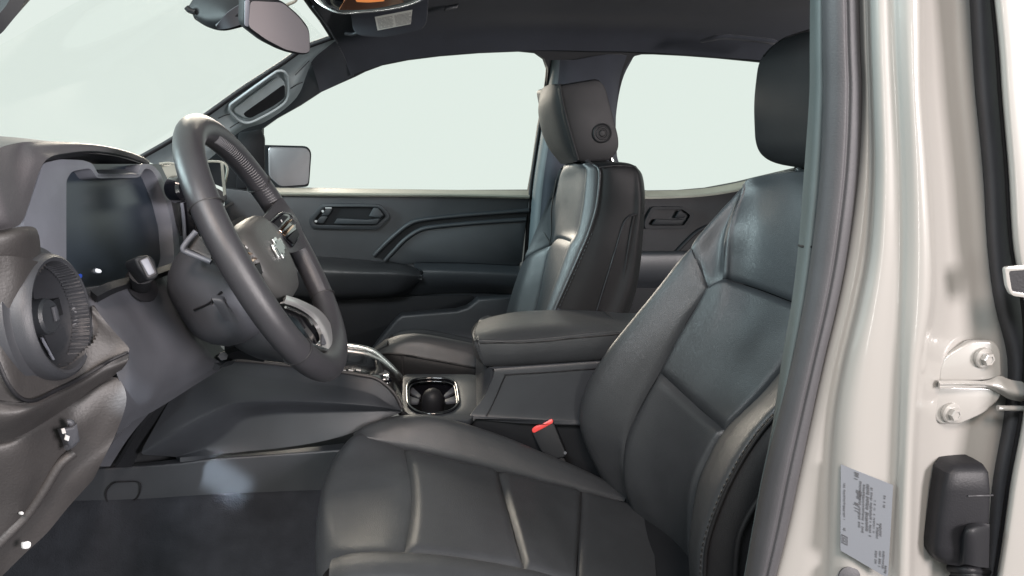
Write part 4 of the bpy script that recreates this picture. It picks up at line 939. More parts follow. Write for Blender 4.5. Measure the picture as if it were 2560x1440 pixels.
# front roll of the cushion
front = [np.vstack([SF[2:3]+(.002, .02, -.03), cols[2]]),
         RW((948, 1104, -.178), (930, 1106, -.20), (915, 1150, -.245), (900, 1205, -.31), (892, 1265, -.38), (890, 1330, -.45), (900, 1391, -.52)),
         RW((910, 1092, -.176), (889, 1099, -.20), (862, 1150, -.245), (840, 1205, -.31), (826, 1265, -.38), (828, 1330, -.45), (842, 1406, -.52)),
         RW((892, 1098, -.168), (864, 1122, -.195), (838, 1162, -.245), (818, 1215, -.31), (806, 1275, -.38), (802, 1345, -.45), (806, 1440, -.53)),
         RW((886, 1120, -.165), (852, 1150, -.19), (832, 1190, -.245), (816, 1240, -.31), (806, 1300, -.38), (801, 1370, -.45), (800, 1480, -.53)),
         RW((900, 1200, -.165), (868, 1230, -.19), (852, 1270, -.245), (836, 1320, -.31), (822, 1390, -.38), (812, 1460, -.45), (808, 1560, -.53))]
EDG = .10
panel('cushion_front', front, 'leather', ds, nu=44, nv=50, puff=.006, edge=(None, .06, .12, None), thick=.03)
panel('cushion_insert', [cols[2], cols[2]*.5+cols[4]*.5, cols[4]], 'leather', ds, nu=40, nv=36, puff=.010, edge=(.06, .06, EDG, EDG), thick=.03, wob=.0015)
panel('cushion_insert', [cols[4], cols[4]*.5+cols[6]*.5, cols[6]], 'leather', ds, nu=40, nv=36, puff=.010, edge=(.06, .06, EDG, EDG), thick=.03, wob=.0015)
c7 = cols[7]+np.array((.05, 0, -.02))
panel('cushion_insert', [cols[6], cols[6]*.5+c7*.5, c7], 'leather', ds, nu=40, nv=36, puff=.008, edge=(.06, .06, EDG, None), thick=.03)
# far bolster
SF2 = SF+np.array((0, .0, 0))
FB = [SF, RW((886, 1095, -.188), (922, 1086, -.186), (1009, 1074, -.182), (1100, 1084, -.178), (1245, 1124, -.178), (1350, 1160, -.178), (1455, 1198, -.178), (1570, 1246, -.18)),
      RW((890, 1090, -.172), (928, 1066, -.168), (1009, 1048, -.162), (1100, 1052, -.160), (1245, 1095, -.158), (1350, 1137, -.158), (1455, 1181, -.158), (1570, 1238, -.16)),
      RW((900, 1100, -.158), (940, 1076, -.150), (1009, 1058, -.146), (1100, 1064, -.144), (1245, 1110, -.142), (1350, 1154, -.142), (1455, 1197, -.142), (1570, 1250, -.145)),
      RW((915, 1160, -.152), (960, 1150, -.146), (1019, 1140, -.142), (1100, 1150, -.140), (1245, 1190, -.138), (1350, 1230, -.138), (1455, 1270, -.138), (1570, 1320, -.14))]
panel('cushion_bolster', FB, 'leather', ds, nu=60, nv=40, puff=.006, edge=(None, None, .10, None), thick=.02)
# near bolster
NB = [SN, SN+np.array((-.002, -.030, .018)), SN+np.array((-.002, -.062, .022)), SN+np.array((0, -.088, .006)), SN+np.array((.0, -.10, -.06)), SN+np.array((.01, -.10, -.14))]
panel('cushion_bolster', NB, 'leather', ds, nu=50, nv=40, puff=.004, edge=(None, None, .08, None), thick=.02)
prism('cushion_base', np.array([(-.02, -.60, -.30), (.50, -.60, -.30), (.50, -.60, -.14), (-.02, -.60, -.10)]), (0, .48, 0), 'plastic_dark', ds, bevel=.02, seg=3)

# backrest: seams
yL = -.215                                                        # far insert seam
LW = [  # far wing rows: outer silhouette .. insert seam, from bottom to top
    RW((1600, 1330, -0.145), (1556, 1262, -0.145), (1516, 1200, -0.145), (1478, 1120, -0.145), (1462, 1050, -0.145), (1480, 985, -0.146), (1530, 905, -0.148), (1590, 828, -0.152), (1660, 740, -0.158), (1735, 640, -0.165)),
    RW((1590, 1320, -0.158), (1546, 1250, -0.158), (1500, 1178, -0.158), (1462, 1092, -0.158), (1454, 1035, -0.158), (1474, 962, -0.158), (1520, 884, -0.160), (1580, 808, -0.164), (1650, 722, -0.168), (1728, 620, -0.174)),
    RW((1588, 1310, -0.175), (1548, 1240, -0.175), (1506, 1160, -0.175), (1476, 1080, -0.175), (1474, 1025, -0.175), (1494, 960, -0.175), (1540, 880, -0.176), (1600, 802, -0.178), (1668, 718, -0.182), (1734, 640, -0.186)),
    RW((1600, 1290, -0.198), (1562, 1220, -0.198), (1540, 1150, -0.198), (1526, 1080, -0.198), (1532, 1020, -0.198), (1556, 955, -0.198), (1600, 880, -0.199), (1652, 805, -0.200), (1710, 734, -0.202), (1752, 678, -0.203)),
    RW((1610, 1280, -0.220), (1572, 1205, -0.220), (1562, 1130, -0.220), (1578, 1070, -0.220), (1602, 1016, -0.220), (1650, 930, -0.220), (1692, 850, -0.220), (1732, 778, -0.220), (1766, 735, -0.220), (1774, 727, -0.220))]
panel('backrest_bolster', LW, 'leather', ds, nu=60, nv=44, puff=.004, edge=(None, .06, None, .10), thick=.008)
SH = [RW((1735, 640, -.165), (1780, 568, -.165), (1842, 506, -.167), (1870, 472, -.172), (1890, 456, -.178)),
      RW((1728, 620, -.174), (1778, 563, -.172), (1836, 498, -.174), (1866, 466, -.18), (1886, 452, -.185)),
      RW((1745, 662, -.19), (1790, 606, -.184), (1828, 545, -.184), (1856, 492, -.188), (1876, 456, -.19)),
      RW((1758, 694, -.206), (1800, 650, -.205), (1822, 575, -.200), (1846, 506, -.198), (1868, 459, -.197)),
      RW((1774, 727, -.22), (1806, 698, -.234), (1812, 610, -.225), (1833, 530, -.212), (1859, 466, -.20))]
panel('backrest_shoulder', SH, 'leather', ds, nu=36, nv=36, puff=.004, edge=(.10, None, None, .12), thick=.012)
TOPC = [RW((1858, 466, -.20), (1872, 452, -.205), (1900, 440, -.23), (1960, 432, -.30), (2020, 428, -.36), (2090, 440, -.43)),
        RW((1846, 500, -.205), (1868, 490, -.21), (1910, 480, -.24), (1970, 472, -.31), (2040, 474, -.37), (2130, 484, -.45)),
        RW((1820, 570, -.22), (1846, 570, -.23), (1900, 565, -.26), (1975, 562, -.325), (2060, 575, -.39), (2170, 600, -.47)),
        RW((1811, 640, -.228), (1838, 645, -.235), (1890, 655, -.265), (1970, 680, -.33), (2060, 710, -.40), (2170, 760, -.48)),
        RW((1808, 696, -.235), (1835, 703, -.24), (1890, 720, -.27), (1970, 750, -.335), (2060, 785, -.405), (2170, 840, -.485))]
panel('backrest_top', TOPC, 'leather', ds, nu=44, nv=40, puff=.006, edge=(.05, None, None, .08), thick=.04)
# centre insert, upper and lower
UP_ = [RW((1772, 726, -.22), (1808, 698, -.235), (1835, 705, -.245), (1890, 722, -.275), (1970, 752, -.335), (2060, 788, -.405)),
       RW((1735, 780, -.22), (1784, 782, -.25), (1822, 795, -.272), (1872, 816, -.305), (1930, 846, -.355), (1995, 882, -.40)),
       RW((1692, 852, -.22), (1742, 872, -.255), (1780, 890, -.283), (1822, 918, -.318), (1865, 950, -.358), (1908, 986, -.395)),
       RW((1651, 931, -.22), (1690, 966, -.255), (1718, 994, -.285), (1750, 1023, -.318), (1784, 1052, -.353), (1815, 1077, -.385))]
panel('backrest_insert', UP_, 'leather', ds, nu=44, nv=40, puff=.010, edge=(.06, .05, .06, .08), thick=.02, wob=.001)
LO_ = [UP_[3],
       RW((1602, 1018, -.22), (1650, 1052, -.255), (1684, 1080, -.285), (1718, 1104, -.318), (1750, 1124, -.353), (1777, 1140, -.385)),
       RW((1566, 1100, -.22), (1622, 1140, -.255), (1660, 1172, -.285), (1694, 1196, -.318), (1722, 1214, -.353), (1744, 1228, -.385)),
       RW((1560, 1190, -.22), (1614, 1240, -.255), (1656, 1290, -.285), (1690, 1320, -.318), (1718, 1346, -.353), (1738, 1366, -.385)),
       RW((1580, 1262, -.22), (1640, 1350, -.255), (1676, 1400, -.285), (1706, 1432, -.318), (1734, 1464, -.353), (1755, 1490, -.385))]
panel('backrest_insert', LO_, 'leather', ds, nu=44, nv=40, puff=.010, edge=(.06, .05, .08, None), thick=.02, wob=.001)
# near bolster of the backrest
N0 = RW((2060, 788, -.405), (1995, 882, -.40), (1950, 936, -.397), (1908, 986, -.395), (1860, 1033, -.39), (1815, 1077, -.385), (1777, 1140, -.385), (1744, 1228, -.385), (1738, 1366, -.385), (1755, 1490, -.385))
N3 = RW((2190, 800, -.57), (2100, 890, -.57), (2030, 955, -.57), (1975, 1000, -.57), (1935, 1036, -.57), (1893, 1085, -.57), (1846, 1157, -.57), (1800, 1250, -.57), (1764, 1360, -.57), (1756, 1470, -.57))
NBk = [N0, N0*.66+N3*.34+np.array((-.010, 0, .002)), N0*.33+N3*.67+np.array((-.016, 0, .004)), N0*.08+N3*.92+np.array((-.008, 0, .003)), N3]
panel('backrest_bolster', NBk, 'leather', ds, nu=60, nv=36, puff=.003, edge=(None, None, .08, .08), thick=.02)
sedge = NBk[4]
SIDE = [sedge+np.array((.003, .004, 0)), sedge+np.array((.03, -.014, -.004)), sedge+np.array((.08, -.018, -.01)), sedge+np.array((.20, -.010, -.02))]
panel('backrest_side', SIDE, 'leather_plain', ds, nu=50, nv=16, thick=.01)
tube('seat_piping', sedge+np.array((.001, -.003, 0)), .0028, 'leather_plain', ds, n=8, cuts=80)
stitches('stitching', sedge[1:]+np.array((-.006, -.004, .0)), (-.6, -.8, .1), 'thread', ds, step=.0085, ln=.0052, r=.0011)
tube('side_cover_edge', RW((1905, 1235, -.60), (1870, 1290, -.60), (1846, 1350, -.60), (1838, 1440, -.60), (1840, 1520, -.60)), .004, 'leather_plain', ds, n=8, cuts=30)
# back shell closing the backrest behind
bkx = np.array((.155, 0, .0))
panel('back_shell', [np.array([sedge[i]+bkx+(.04, 0, 0) for i in (9, 7, 5, 3, 1, 0)]), np.array([(.62+.05*k, -.34, -.12+.125*k) for k in range(6)]), np.array([LW[0][i]+bkx for i in (1, 3, 4, 6, 8, 9)])], 'plastic_dark', ds, nu=24, nv=20, thick=.02, toward=(3, -.3, .3))
# headrest
HR = []
hl_ = [(2100, 50), (2028, 74), (1985, 86), (1950, 101), (1922, 124), (1904, 152), (1896, 200), (1891, 260), (1892, 320), (1896, 366), (1912, 395), (1946, 412), (2010, 419), (2100, 430)]
for y, k in ((-.235, .93), (-.243, .975), (-.265, .995), (-.31, 1.0), (-.36, 1.0), (-.41, .985), (-.45, .95), (-.475, .9)):
    base = RY(-.25, *hl_); c = base.mean(0)
    r = c+(base-c)*k; r[:, 1] = y; HR.append(r)
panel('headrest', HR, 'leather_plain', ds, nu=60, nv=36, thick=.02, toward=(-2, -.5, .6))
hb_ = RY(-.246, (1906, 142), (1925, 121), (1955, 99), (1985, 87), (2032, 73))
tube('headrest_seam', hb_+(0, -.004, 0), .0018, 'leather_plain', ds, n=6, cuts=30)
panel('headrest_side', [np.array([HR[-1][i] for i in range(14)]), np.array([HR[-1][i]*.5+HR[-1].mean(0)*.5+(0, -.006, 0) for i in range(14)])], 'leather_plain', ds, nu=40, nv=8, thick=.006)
tube('headrest_post', [W(1995, 415, -.30), W(2010, 440, -.30)], .007, 'chrome', ds, n=12)
tube('headrest_post', [W(2035, 415, -.42), W(2050, 450, -.42)], .007, 'chrome', ds, n=12)

# passenger seat
ps = seat('seat', 'black leather passenger seat beyond the console, its headrest tilted forward', (.35, .36, -.1))
yn, yf = .125, .58
# front face: rows from near seam to far silhouette
NS = RW((1482, 411, .15), (1496, 422, .135), (1498, 450, .13), (1490, 520, yn), (1470, 585, yn), (1450, 632, yn), (1420, 700, yn), (1390, 768, yn), (1360, 850, yn))
I2 = RW((1462, 410, .17), (1470, 424, .165), (1468, 452, .165), (1460, 520, .165), (1450, 580, .165), (1430, 606, .17), (1402, 690, .17), (1374, 770, .17), (1345, 850, .17))
I3 = RW((1430, 410, .30), (1420, 425, .32), (1416, 455, .34), (1410, 520, .345), (1400, 570, .345), (1396, 597, .34), (1372, 680, .34), (1352, 770, .34), (1325, 850, .34))
I4 = RW((1412, 414, .40), (1401, 438, .435), (1393, 470, .46), (1384, 525, .48), (1384, 580, .49), (1378, 614, .50), (1364, 684, .50), (1346, 770, .50), (1315, 850, .50))
I5 = RW((1403, 420, .418), (1390, 450, .458), (1376, 492, .492), (1350, 562, .55), (1330, 610, .57), (1312, 650, .58), (1290, 710, .585), (1272, 770, .585), (1250, 850, .585))
I6 = I5+np.array((.05, .03, .0))
J4 = I4.copy(); J4[:, 0] += .004
panel('backrest_top', [np.array([r[i] for r in (I2, I3, J4, I5)]) for i in (0, 1, 2, 3, 4, 5)], 'leather', ps, nu=40, nv=40, puff=.006, edge=(.08, None, None, .07), thick=.008)
tube('backrest_seam', I4[1:6]+np.array((-.006, -.002, 0)), .0016, 'thread', ps, n=6, cuts=40)
panel('backrest_insert', [np.array([r[i] for r in (I2, I3, I4)]) for i in (5, 6, 7, 8)], 'leather', ps, nu=30, nv=30, puff=.006, edge=(.10, .08, .08, None), thick=.008)
panel('backrest_bolster', [NS, NS*.5+I2*.5+np.array((-.012, 0, 0)), I2], 'leather', ps, nu=60, nv=16, puff=.004, edge=(None, None, .2, .2), thick=.02)
panel('backrest_bolster', [I4[5:], I4[5:]*.5+I5[5:]*.5+np.array((-.012, 0, 0)), I5[5:]], 'leather', ps, nu=40, nv=22, puff=.004, edge=(.08, None, .10, None), thick=.008)
panel('backrest_far_side', [I5, I6, I6+np.array((.10, .01, 0))], 'leather_plain', ps, nu=40, nv=10, thick=.006, toward=(0, 3, .5))
tube('seat_piping', NS+np.array((.0, -.002, 0)), .003, 'leather', ps, n=8, cuts=80)
stitches('stitching', NS[4:]+np.array((.006, -.006, 0)), (0, -1, 0), 'thread', ps, step=.009, ln=.0055, r=.0010)
tube('shoulder_seam', RW((1352, 562, .548), (1364, 590, .52), (1379, 614, .497)), .0018, 'thread', ps, n=6, cuts=16)
tube('shoulder_seam', RW((1430, 606, .168), (1446, 590, .158), (1460, 577, .145)), .0018, 'thread', ps, n=6, cuts=16)
# near side and top of the backrest
SB = [NS[:8], RW((1520, 408, .14), (1530, 420, .125), (1532, 460, .118), (1524, 530, .115), (1508, 600, .113), (1490, 660, .113), (1466, 725, .113), (1440, 790, .113)),
      RW((1568, 409, .145), (1576, 420, .13), (1580, 460, .12), (1578, 530, .115), (1566, 600, .113), (1552, 660, .113), (1530, 725, .113), (1505, 790, .113)),
      RW((1590, 416, .16), (1603, 436, .145), (1609, 480, .135), (1608, 535, .128), (1603, 600, .125), (1596, 665, .123), (1584, 730, .12), (1562, 795, .12)),
      RW((1592, 420, .30), (1606, 440, .30), (1612, 480, .30), (1611, 535, .30), (1606, 600, .30), (1600, 665, .30), (1588, 730, .30), (1570, 795, .30))]
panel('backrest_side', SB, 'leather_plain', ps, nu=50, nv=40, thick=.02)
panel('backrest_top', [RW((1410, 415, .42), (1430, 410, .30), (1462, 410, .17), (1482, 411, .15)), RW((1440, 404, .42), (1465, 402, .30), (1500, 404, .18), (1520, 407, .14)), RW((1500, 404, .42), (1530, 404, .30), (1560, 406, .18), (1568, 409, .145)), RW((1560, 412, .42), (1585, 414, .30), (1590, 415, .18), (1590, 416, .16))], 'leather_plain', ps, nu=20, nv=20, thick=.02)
tube('back_panel_joint', RW((1607, 533, .122), (1588, 536, .1115), (1572, 542, .1105), (1558, 562, .110), (1540, 622, .1095), (1516, 700, .1095), (1492, 778, .1095)), .0020, 'rubber_black', ps, n=6, cuts=60)
tube('back_panel_edge', RW((1584, 540, .1135), (1574, 600, .1115), (1562, 680, .1115), (1548, 780, .1115)), .003, 'leather_plain', ps, n=8, cuts=40)
tube('top_seam', RW((1498, 418, .128), (1540, 414, .127), (1580, 416, .135)), .0014, 'thread', ps, n=6, cuts=30)
# passenger headrest: slanted block
ynh = .20
side = rp([(1392, 213), (1495, 196), (1512, 215), (1546, 345), (1546, 376), (1524, 403), (1452, 407), (1438, 398), (1408, 300)], 14, 5)
A_ = RY(ynh, *side)
ctr = A_.mean(0)
def hsec(k, y): r = ctr+(A_-ctr)*k; r[:, 1] = y; return r
rings('headrest_back', [hsec(.90, ynh-.008), hsec(.97, ynh-.006), hsec(1.0, ynh+.004), hsec(1.0, .34), hsec(1.0, .46), hsec(.96, .475), hsec(.85, .48)], 'leather_plain', ps)
ff = [RW((1395, 213, ynh), (1402, 255, ynh), (1414, 305, ynh), (1428, 355, ynh), (1442, 402, ynh)),
      RW((1380, 211, .24), (1380, 255, .24), (1392, 310, .24), (1408, 362, .24), (1430, 406, .24)),
      RW((1365, 217, .32), (1360, 265, .32), (1370, 315, .32), (1388, 365, .32), (1414, 408, .32)),
      RW((1354, 228, .40), (1350, 275, .40), (1358, 325, .40), (1376, 370, .40), (1404, 407, .40)),
      RW((1358, 238, .45), (1351, 275, .455), (1360, 325, .455), (1378, 368, .455), (1406, 404, .455)),
      RW((1368, 240, .465), (1374, 272, .48), (1386, 315, .48), (1402, 362, .48), (1424, 394, .48))]
panel('headrest_front', ff, 'leather_plain', ps, nu=40, nv=40, puff=.003, edge=(None, None, .10, None), thick=.02)
tube('headrest_seam', ff[0]+np.array((.002, -.006, .002)), .003, 'leather_plain', ps, n=8, cuts=40)
hbn = lathe('headrest_button', [(.001, -.004), (.0215, -.004), (.0215, .002), (.0195, .0035), (.017, .002), (.015, .002), (.0135, .0038), (.0115, .0038), (.010, .002), (.008, .002), (.006, .004), (.001, .0045)], W(1505, 333, ynh-.009), (0, -1, 0), 'leather_plain', ps, n=40)
for u, y in ((1470, .26), (1545, .26), (1470, .44)):
    tube('headrest_post', [W(u-18, 396, y), W(u-10, 415, y)], .006, 'chrome', ps, n=12)
# passenger cushion
PC = [RW((938, 868, .56), (975, 848, .56), (1020, 836, .56), (1080, 838, .56), (1190, 858, .56), (1300, 880, .56)),
      RW((936, 872, .40), (972, 854, .40), (1020, 846, .40), (1080, 850, .40), (1190, 872, .40), (1300, 895, .40)),
      RW((940, 878, .22), (975, 868, .21), (1020, 866, .20), (1085, 876, .20), (1190, 898, .20), (1300, 920, .20)),
      RW((946, 884, .17), (975, 880, .16), (1010, 884, .155), (1085, 898, .15), (1180, 916, .15), (1300, 935, .15))]
PC = [RW((938, 868, .20), (970, 847, .18), (1020, 834, .17), (1080, 838, .16), (1190, 860, .16), (1320, 888, .16)),
      RW((936, 874, .17), (970, 860, .15), (1020, 852, .14), (1085, 860, .135), (1190, 884, .135), (1320, 912, .135)),
      RW((942, 886, .15), (972, 882, .13), (1010, 886, .125), (1085, 899, .12), (1182, 917, .12), (1320, 945, .12))]
back_ = PC[0].copy(); back_[:, 1] = .56; back_[:, 2] -= .10
dip = PC[0]*.9+back_*.1-np.array((0, 0, .02)); dip2 = PC[0]*.15+back_*.85-np.array((0, 0, .02))
panel('cushion_bolster', [dip, PC[0], PC[1], PC[2]], 'leather', ps, nu=40, nv=36, thick=.02)
panel('cushion_insert', [back_, dip2, dip], 'leather', ps, nu=30, nv=24, thick=.02)
panel('cushion_front', [PC[2], RW((946, 905, .145), (975, 905, .128), (1008, 908, .12), (1085, 918, .115), (1182, 936, .115), (1320, 960, .115)), RW((985, 950, .14), (1000, 955, .125), (1020, 960, .118), (1085, 965, .113), (1182, 985, .113), (1320, 1000, .113))], 'leather_plain', ps, nu=30, nv=20, thick=.02)
tube('cushion_seam', PC[2]+np.array((0, -.003, .0)), .002, 'thread', ps, n=6, cuts=40)
tube('cushion_seam', RW((1006, 888, .122), (1006, 910, .119), (1008, 940, .117)), .0016, 'thread', ps, n=6, cuts=12)
panel('cushion_nose', [np.array([back_[0], back_[1]]), np.array([PC[0][0], PC[0][1]]), np.array([PC[2][0], PC[2][0]+(.02, 0, 0)])], 'leather', ps, nu=6, nv=12, thick=.01)

# ================================================================== floor
P1 = RW((-60, 1296, -.20), (200, 1289, -.20), (400, 1281, -.20), (600, 1272, -.205), (800, 1266, -.21), (1000, 1262, -.21))
P1[:, 2] += .004
fl = [P1+(0, .03, .02), P1]
for y, z in ((-.27, -.235), (-.33, -.285), (-.45, -.30), (-.66, -.30)):
    r = P1.copy(); r[:, 1] = y; r[:, 2] = z+.02*np.clip(-(r[:, 0]+.45), 0, 1)*4; fl.append(r)
fo = panel('floor', fl, 'carpet', None, nu=60, nv=40, thick=.01, toward=(0, -.4, 1))
fo['kind'] = 'structure'
pf2 = panel('passenger_footwell', [np.array([(-.92, .12, -.05), (-.92, .68, -.05)]), np.array([(-.60, .12, -.28), (-.60, .68, -.28)]), np.array([(.7, .12, -.30), (.7, .68, -.30)])], 'carpet', cab, nu=6, nv=20, toward=(0, 0, 2))
prism('seat_track_cover', RW((1446, 1168, -.115), (1486, 1152, -.11), (1512, 1195, -.11), (1500, 1200, -.115)), (.01, .02, -.004), 'beige', cab)

# ================================================================== near door pillar
pl = thing('door_pillar', 'sand white door pillar with rubber seal, data label and bolted hinge plates', 'door pillar', (.52, -.75, -.35))
VS = [-60, 120, 240, 430, 620, 760, 900, 1040, 1200, 1340, 1520]
def col(us, ys):                               # one vertical edge line: a u and a Y for each v of VS
    ys = ys if hasattr(ys, '__len__') else [ys]*len(VS)
    r = np.array([W(u, v, y) for u, v, y in zip(us, VS, ys)])
    return np.vstack([r[0]+(r[0]-r[1])*1.3, r])       # carried on up to the roof
e_in = [2026, 2025, 2024, 2011, 1996, 1979, 1955, 1935, 1905, 1880, 1848]
e_sl = [2058, 2060, 2061, 2053, 2033, 2012, 1984, 1950, 1912, 1886, 1854]
e_sr = [2146, 2151, 2155, 2146, 2122, 2095, 2061, 2030, 1996, 1966, 1920]
pb = [1.0, 1.0, 1.0, 1.0, 1.0, 1.0, 1.0, 1.0, 1.0, 1.0, 1.0]
f = lambda a, b, t: [x*(1-t)+y*t for x, y in zip(a, b)]
panel('pillar_trim', [col(f(e_in, e_sl, .8), -.56), col(e_in, -.60), col(f(e_in, e_sl, .25), -.655), col(f(e_in, e_sl, .7), -.672), col([x+10 for x in e_sl], -.672)], 'trim_green', pl, nu=50, nv=22, thick=.008)
tube('trim_joint', RW((1996, 613, -.612), (2004, 616, -.655), (2030, 617, -.674)), .0014, 'rubber_black', pl, n=6, cuts=12)
panel('weather_seal', [col([x-6 for x in e_sl], -.668), col([x+4 for x in e_sl], -.688), col(f(e_sl, e_sr, .30), -.700), col(f(e_sl, e_sr, .55), -.7055), col(f(e_sl, e_sr, .64), -.7035), col(f(e_sl, e_sr, .76), -.706), col(f(e_sl, e_sr, .93), -.703), col(e_sr, -.690), col([x+8 for x in e_sr], -.676)], 'rubber', pl, nu=60, nv=50, thick=.004)
# painted sheet metal, from the seal flange to the hinge face
c1 = [2172, 2176, 2180, 2184, 2172, 2146, 2112, 2088, 2078, 2076, 2072]
c2 = [2236, 2242, 2248, 2256, 2258, 2254, 2250, 2246, 2240, 2232, 2222]
c3 = [2300, 2302, 2304, 2318, 2328, 2326, 2302, 2288, 2280, 2277, 2272]
c4 = [2412, 2420, 2430, 2452, 2470, 2490, 2500, 2496, 2482, 2474, 2460]
paint = [col([x-14 for x in e_sr], -.672), col([x+2 for x in e_sr], -.690), col(f(e_sr, c1, .45), -.698), col(f(e_sr, c1, .85), -.700), col(f(c1, c2, .08), -.712), col(f(c1, c2, .35), -.722),
         col(f(c1, c2, .75), -.724), col(f(c1, c2, .96), -.726), col(f(c2, c3, .18), -.732), col(f(c2, c3, .55), -.738), col(f(c2, c3, .92), -.738), col(f(c3, c4, .10), -.726), col(f(c3, c4, .35), -.712), col(f(c3, c4, .7), -.706), col(c4, -.706), col([x+60 for x in c4], -.690)]
panel('painted_metal', paint, 'paint', pl, nu=70, nv=96, thick=.004)
s4 = [2440, 2450, 2458, 2476, 2486, 2504, 2540, 2530, 2500, 2488, 2474]
panel('outer_seal', [col([x-24 for x in s4], -.700), col([x-6 for x in s4], -.716), col([x+16 for x in s4], -.720), col([x+40 for x in s4], -.712), col([x+60 for x in s4], -.69)], 'rubber', pl, nu=50, nv=20, thick=.004)
panel('door_gap', [col([x+24 for x in s4], -.690), col([x+120 for x in s4], -.66)], 'rubber_black', pl, nu=30, nv=6, thick=.004)
# certification label
lc = [(2102, 1161), (2233, 1213), (2226, 1330), (2220, 1446), (2102, 1378), (2106, 1290)]
lbp, lbn = W(2160, 1290, -.7262), np.array((-.20, -.97, .05)); lbn /= np.linalg.norm(lbn)
q1, q2, q3, q4 = (np.array(p) for p in ((2102, 1161), (2233, 1213), (2220, 1446), (2101, 1376)))
def labpt(s, t, d=0.0):                        # s across, t down
    p = (q1*(1-s)+q2*s)*(1-t)+(q4*(1-s)+q3*s)*t
    return WP(p[0], p[1], lbp+lbn*(.002+d), lbn)
lb = panel('data_label', [np.array([labpt(s, t) for s in np.linspace(0, 1, 4)]) for t in np.linspace(0, 1, 4)], 'label', pl, nu=12, nv=12, thick=.0006)
Vv, Ff = [], []
def mark(s0, t0, s1, t1):
    o = len(Vv)
    for s, t in ((s0, t0), (s1, t0), (s1, t1), (s0, t1)): Vv.append(labpt(s, t, .0008))
    Ff.append((o, o+1, o+2, o+3))
random.seed(11)
for s, ta, tb, wd, fill in ((.06, .20, .62, .035, .8), (.06, .70, .75, .05, .9), (.25, .02, .10, .10, .8), (.30, .20, .32, .12, .85), (.26, .36, .46, .12, .85), (.36, .10, .62, .045, .9), (.43, .12, .66, .045, .9), (.50, .10, .62, .06, .95), (.58, .12, .66, .045, .9), (.66, .22, .60, .03, .6), (.72, .48, .64, .05, .9), (.78, .46, .60, .05, .9), (.84, .10, .30, .035, .75), (.80, .76, .93, .04, .85), (.87, .74, .93, .04, .85), (.72, .78, .92, .04, .8), (.92, .88, .97, .05, .9)):
    t = ta
    while t < tb:                              # lines of small print running down the label
        h = random.uniform(.008, .018)
        if random.random() < fill:
            a = random.uniform(0, .3)*wd; mark(s+a, t, s+wd*random.uniform(.75, 1), min(t+h, tb))
        t += h+.006
link('label_print', Vv, Ff, 'ink', lb, smooth=None, kind='stuff')
Vv, Ff = [], []
for r in ((.03, .80, .15, .812), (.03, .888, .15, .90), (.03, .812, .045, .888), (.135, .812, .15, .888), (.06, .825, .075, .875), (.075, .825, .10, .837), (.075, .863, .10, .875), (.112, .825, .124, .875)): mark(*r)
link('label_emblem', Vv, Ff, 'ink', lb, smooth=None, kind='stuff')
# hinge strap with two bolts
hp_, hnn = W(2420, 960, -.715), np.array((-.10, -.99, .05)); hnn /= np.linalg.norm(hnn)
HH = lambda pts, d=0: np.array([WP(p[0], p[1], hp_+hnn*d, hnn) for p in pts])
hg = prism('hinge_plate', HH(rp([(2346, 958), (2350, 914), (2374, 884), (2430, 853), (2488, 852), (2504, 876), (2506, 946), (2470, 952), (2400, 956)], 14, 5), .006), -hnn*.010, 'paint', pl, bevel=.003, seg=3)
hg2 = prism('hinge_plate', HH(rp([(2344, 964), (2400, 966), (2470, 968), (2508, 976), (2500, 1000), (2462, 1034), (2400, 1062), (2350, 1062), (2332, 1040), (2334, 1000)], 14, 5), .004), -hnn*.009, 'paint', pl, bevel=.003, seg=3)
panel('hinge_arm', [HH([(2350, 957), (2420, 955), (2470, 950), (2500, 940), (2530, 950), (2600, 960)], .007), HH([(2350, 961), (2420, 960), (2470, 962), (2500, 968), (2530, 980), (2600, 992)], .016), HH([(2350, 966), (2420, 968), (2470, 972), (2500, 985), (2530, 1000), (2600, 1010)], .006)], 'paint', pl, nu=30, nv=14, thick=.005)
tube('stop_pin', HH([(2494, 1020), (2600, 1022)], .010), .0032, 'paint', pl, n=12)
for (u, v), par, d in (((2458, 894), hg, .006), ((2376, 1031), hg2, .004)):
    c = HH([(u, v)], d)[0]; ax = hnn+np.array((.22, 0, -.06)); ax /= np.linalg.norm(ax)
    bo_ = lathe('bolt', [(.001, -.002), (.0118, -.002), (.0118, .002), (.0105, .0032), (.0075, .0036), (.001, .0036)], c, ax, 'paint', par, n=36)
    lathe('bolt_head', [(.001, .003), (.0074, .003), (.0074, .0085), (.0066, .0095), (.0045, .0095), (.0040, .0085), (.001, .0085)], c, ax, 'paint', bo_, n=6, smooth=20)
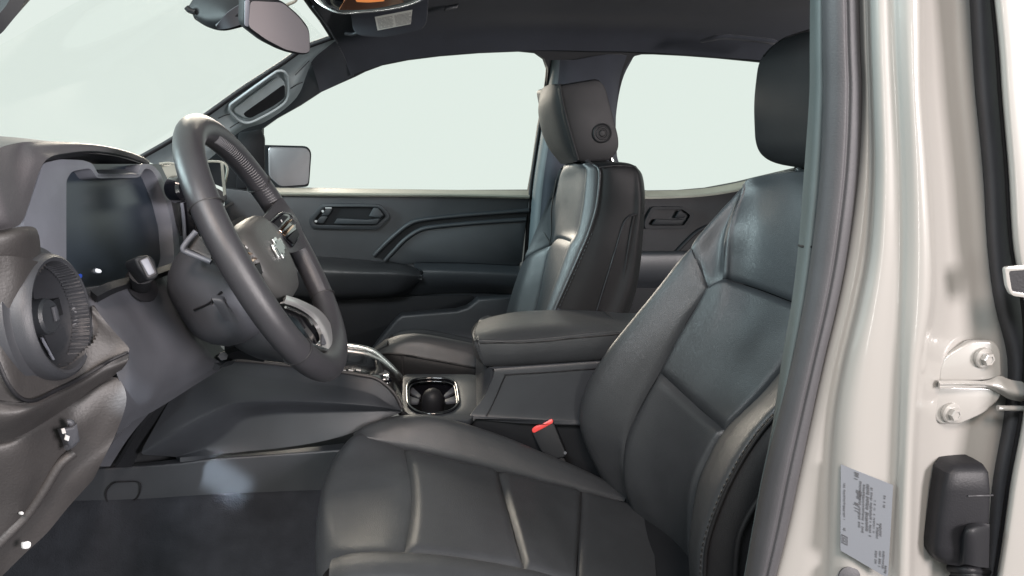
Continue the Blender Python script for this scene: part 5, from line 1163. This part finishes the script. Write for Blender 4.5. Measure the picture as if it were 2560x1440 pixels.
# rubber wiring boot
bsec = []
for v, ul, ur, y in ((1156, 2404, 2446, -.728), (1166, 2384, 2468, -.738), (1186, 2370, 2482, -.744), (1230, 2362, 2486, -.746), (1300, 2352, 2484, -.746), (1370, 2343, 2482, -.746), (1398, 2342, 2480, -.744), (1416, 2352, 2478, -.738)):
    n_ = 28; r = []
    for t in np.linspace(0, 2*math.pi, n_, endpoint=False):
        ca, sa = math.cos(t), math.sin(t)
        u = (ul+ur)/2+(ur-ul)/2*np.sign(ca)*abs(ca)**.45
        p = W(u, v+(.10*(u-2410) if v > 1380 else .0), y); p[1] = y+.030*(1-np.sign(sa)*abs(sa)**.5)/2
        r.append(p)
    bsec.append(np.array(r))
wb = rings('wiring_boot', bsec, 'rubber_black', pl, smooth=50)
panel('boot_bulge', [RW((2408, 1330, -.7465), (2416, 1314, -.748), (2440, 1308, -.748), (2474, 1310, -.7465)), RW((2404, 1350, -.7465), (2414, 1336, -.757), (2440, 1330, -.759), (2474, 1334, -.7475)), RW((2400, 1412, -.7455), (2412, 1410, -.753), (2440, 1416, -.756), (2472, 1420, -.7465))], 'rubber_black', wb, nu=16, nv=14, thick=.003)
for k, (v, a, b) in enumerate(((1424, 2374, 2468), (1436, 2384, 2464), (1450, 2380, 2462))):
    tube('bellows_ring', [W(a, v-4, -.722), W((a+b)/2, v, -.742), W(b, v+4, -.722)], .005, 'rubber_black', wb, n=8, cuts=12)
tube('boot_joint', RW((2420, 1240, -.7468), (2482, 1238, -.7468)), .0010, 'rubber', wb, n=6)
# plugs at the sill
lathe('sill_plug', [(.001, -.002), (.012, -.002), (.013, .002), (.008, .004), (.001, .004)], W(2122, 1442, -.722), (-.1, -1, .2), 'rubber', pl, n=24)

# ================================================================== rear door edge, open, nearest the camera on the right
re_ = thing('rear_side_door', 'edge of the opened sand white rear door beside the hinge strap', 'car door', (.62, -.755, -.35))
d0 = [2478, 2496, 2504, 2520, 2532, 2560, 2566, 2556, 2526, 2506, 2478]
panel('door_edge', [col([x+26 for x in d0], -.724), col([x+6 for x in d0], -.735), col([x+1 for x in d0], -.742), col([x+10 for x in d0], -.752), col([x+40 for x in d0], -.756), col([x+160 for x in d0], -.759), col([x+300 for x in d0], -.759)], 'paint', re_, nu=60, nv=30, thick=.004)
tube('edge_seal', col([x-1 for x in d0], -.728), .0028, 'rubber_black', re_, n=8, cuts=60)
prism('latch_hook', RY(-.7615, *rp([(2512, 668), (2570, 662), (2580, 748), (2552, 742), (2530, 740), (2518, 716)], 10, 4)), (0, .004, 0), 'paint', re_, bevel=.003, holes=[RY(-.7615, *rp([(2522, 678), (2575, 674), (2575, 736), (2530, 728)], 6, 3))])
prism('latch_pocket', RY(-.760, *rp([(2520, 676), (2577, 672), (2577, 738), (2528, 730)], 6, 3)), (0, .003, 0), 'rubber_black', re_)
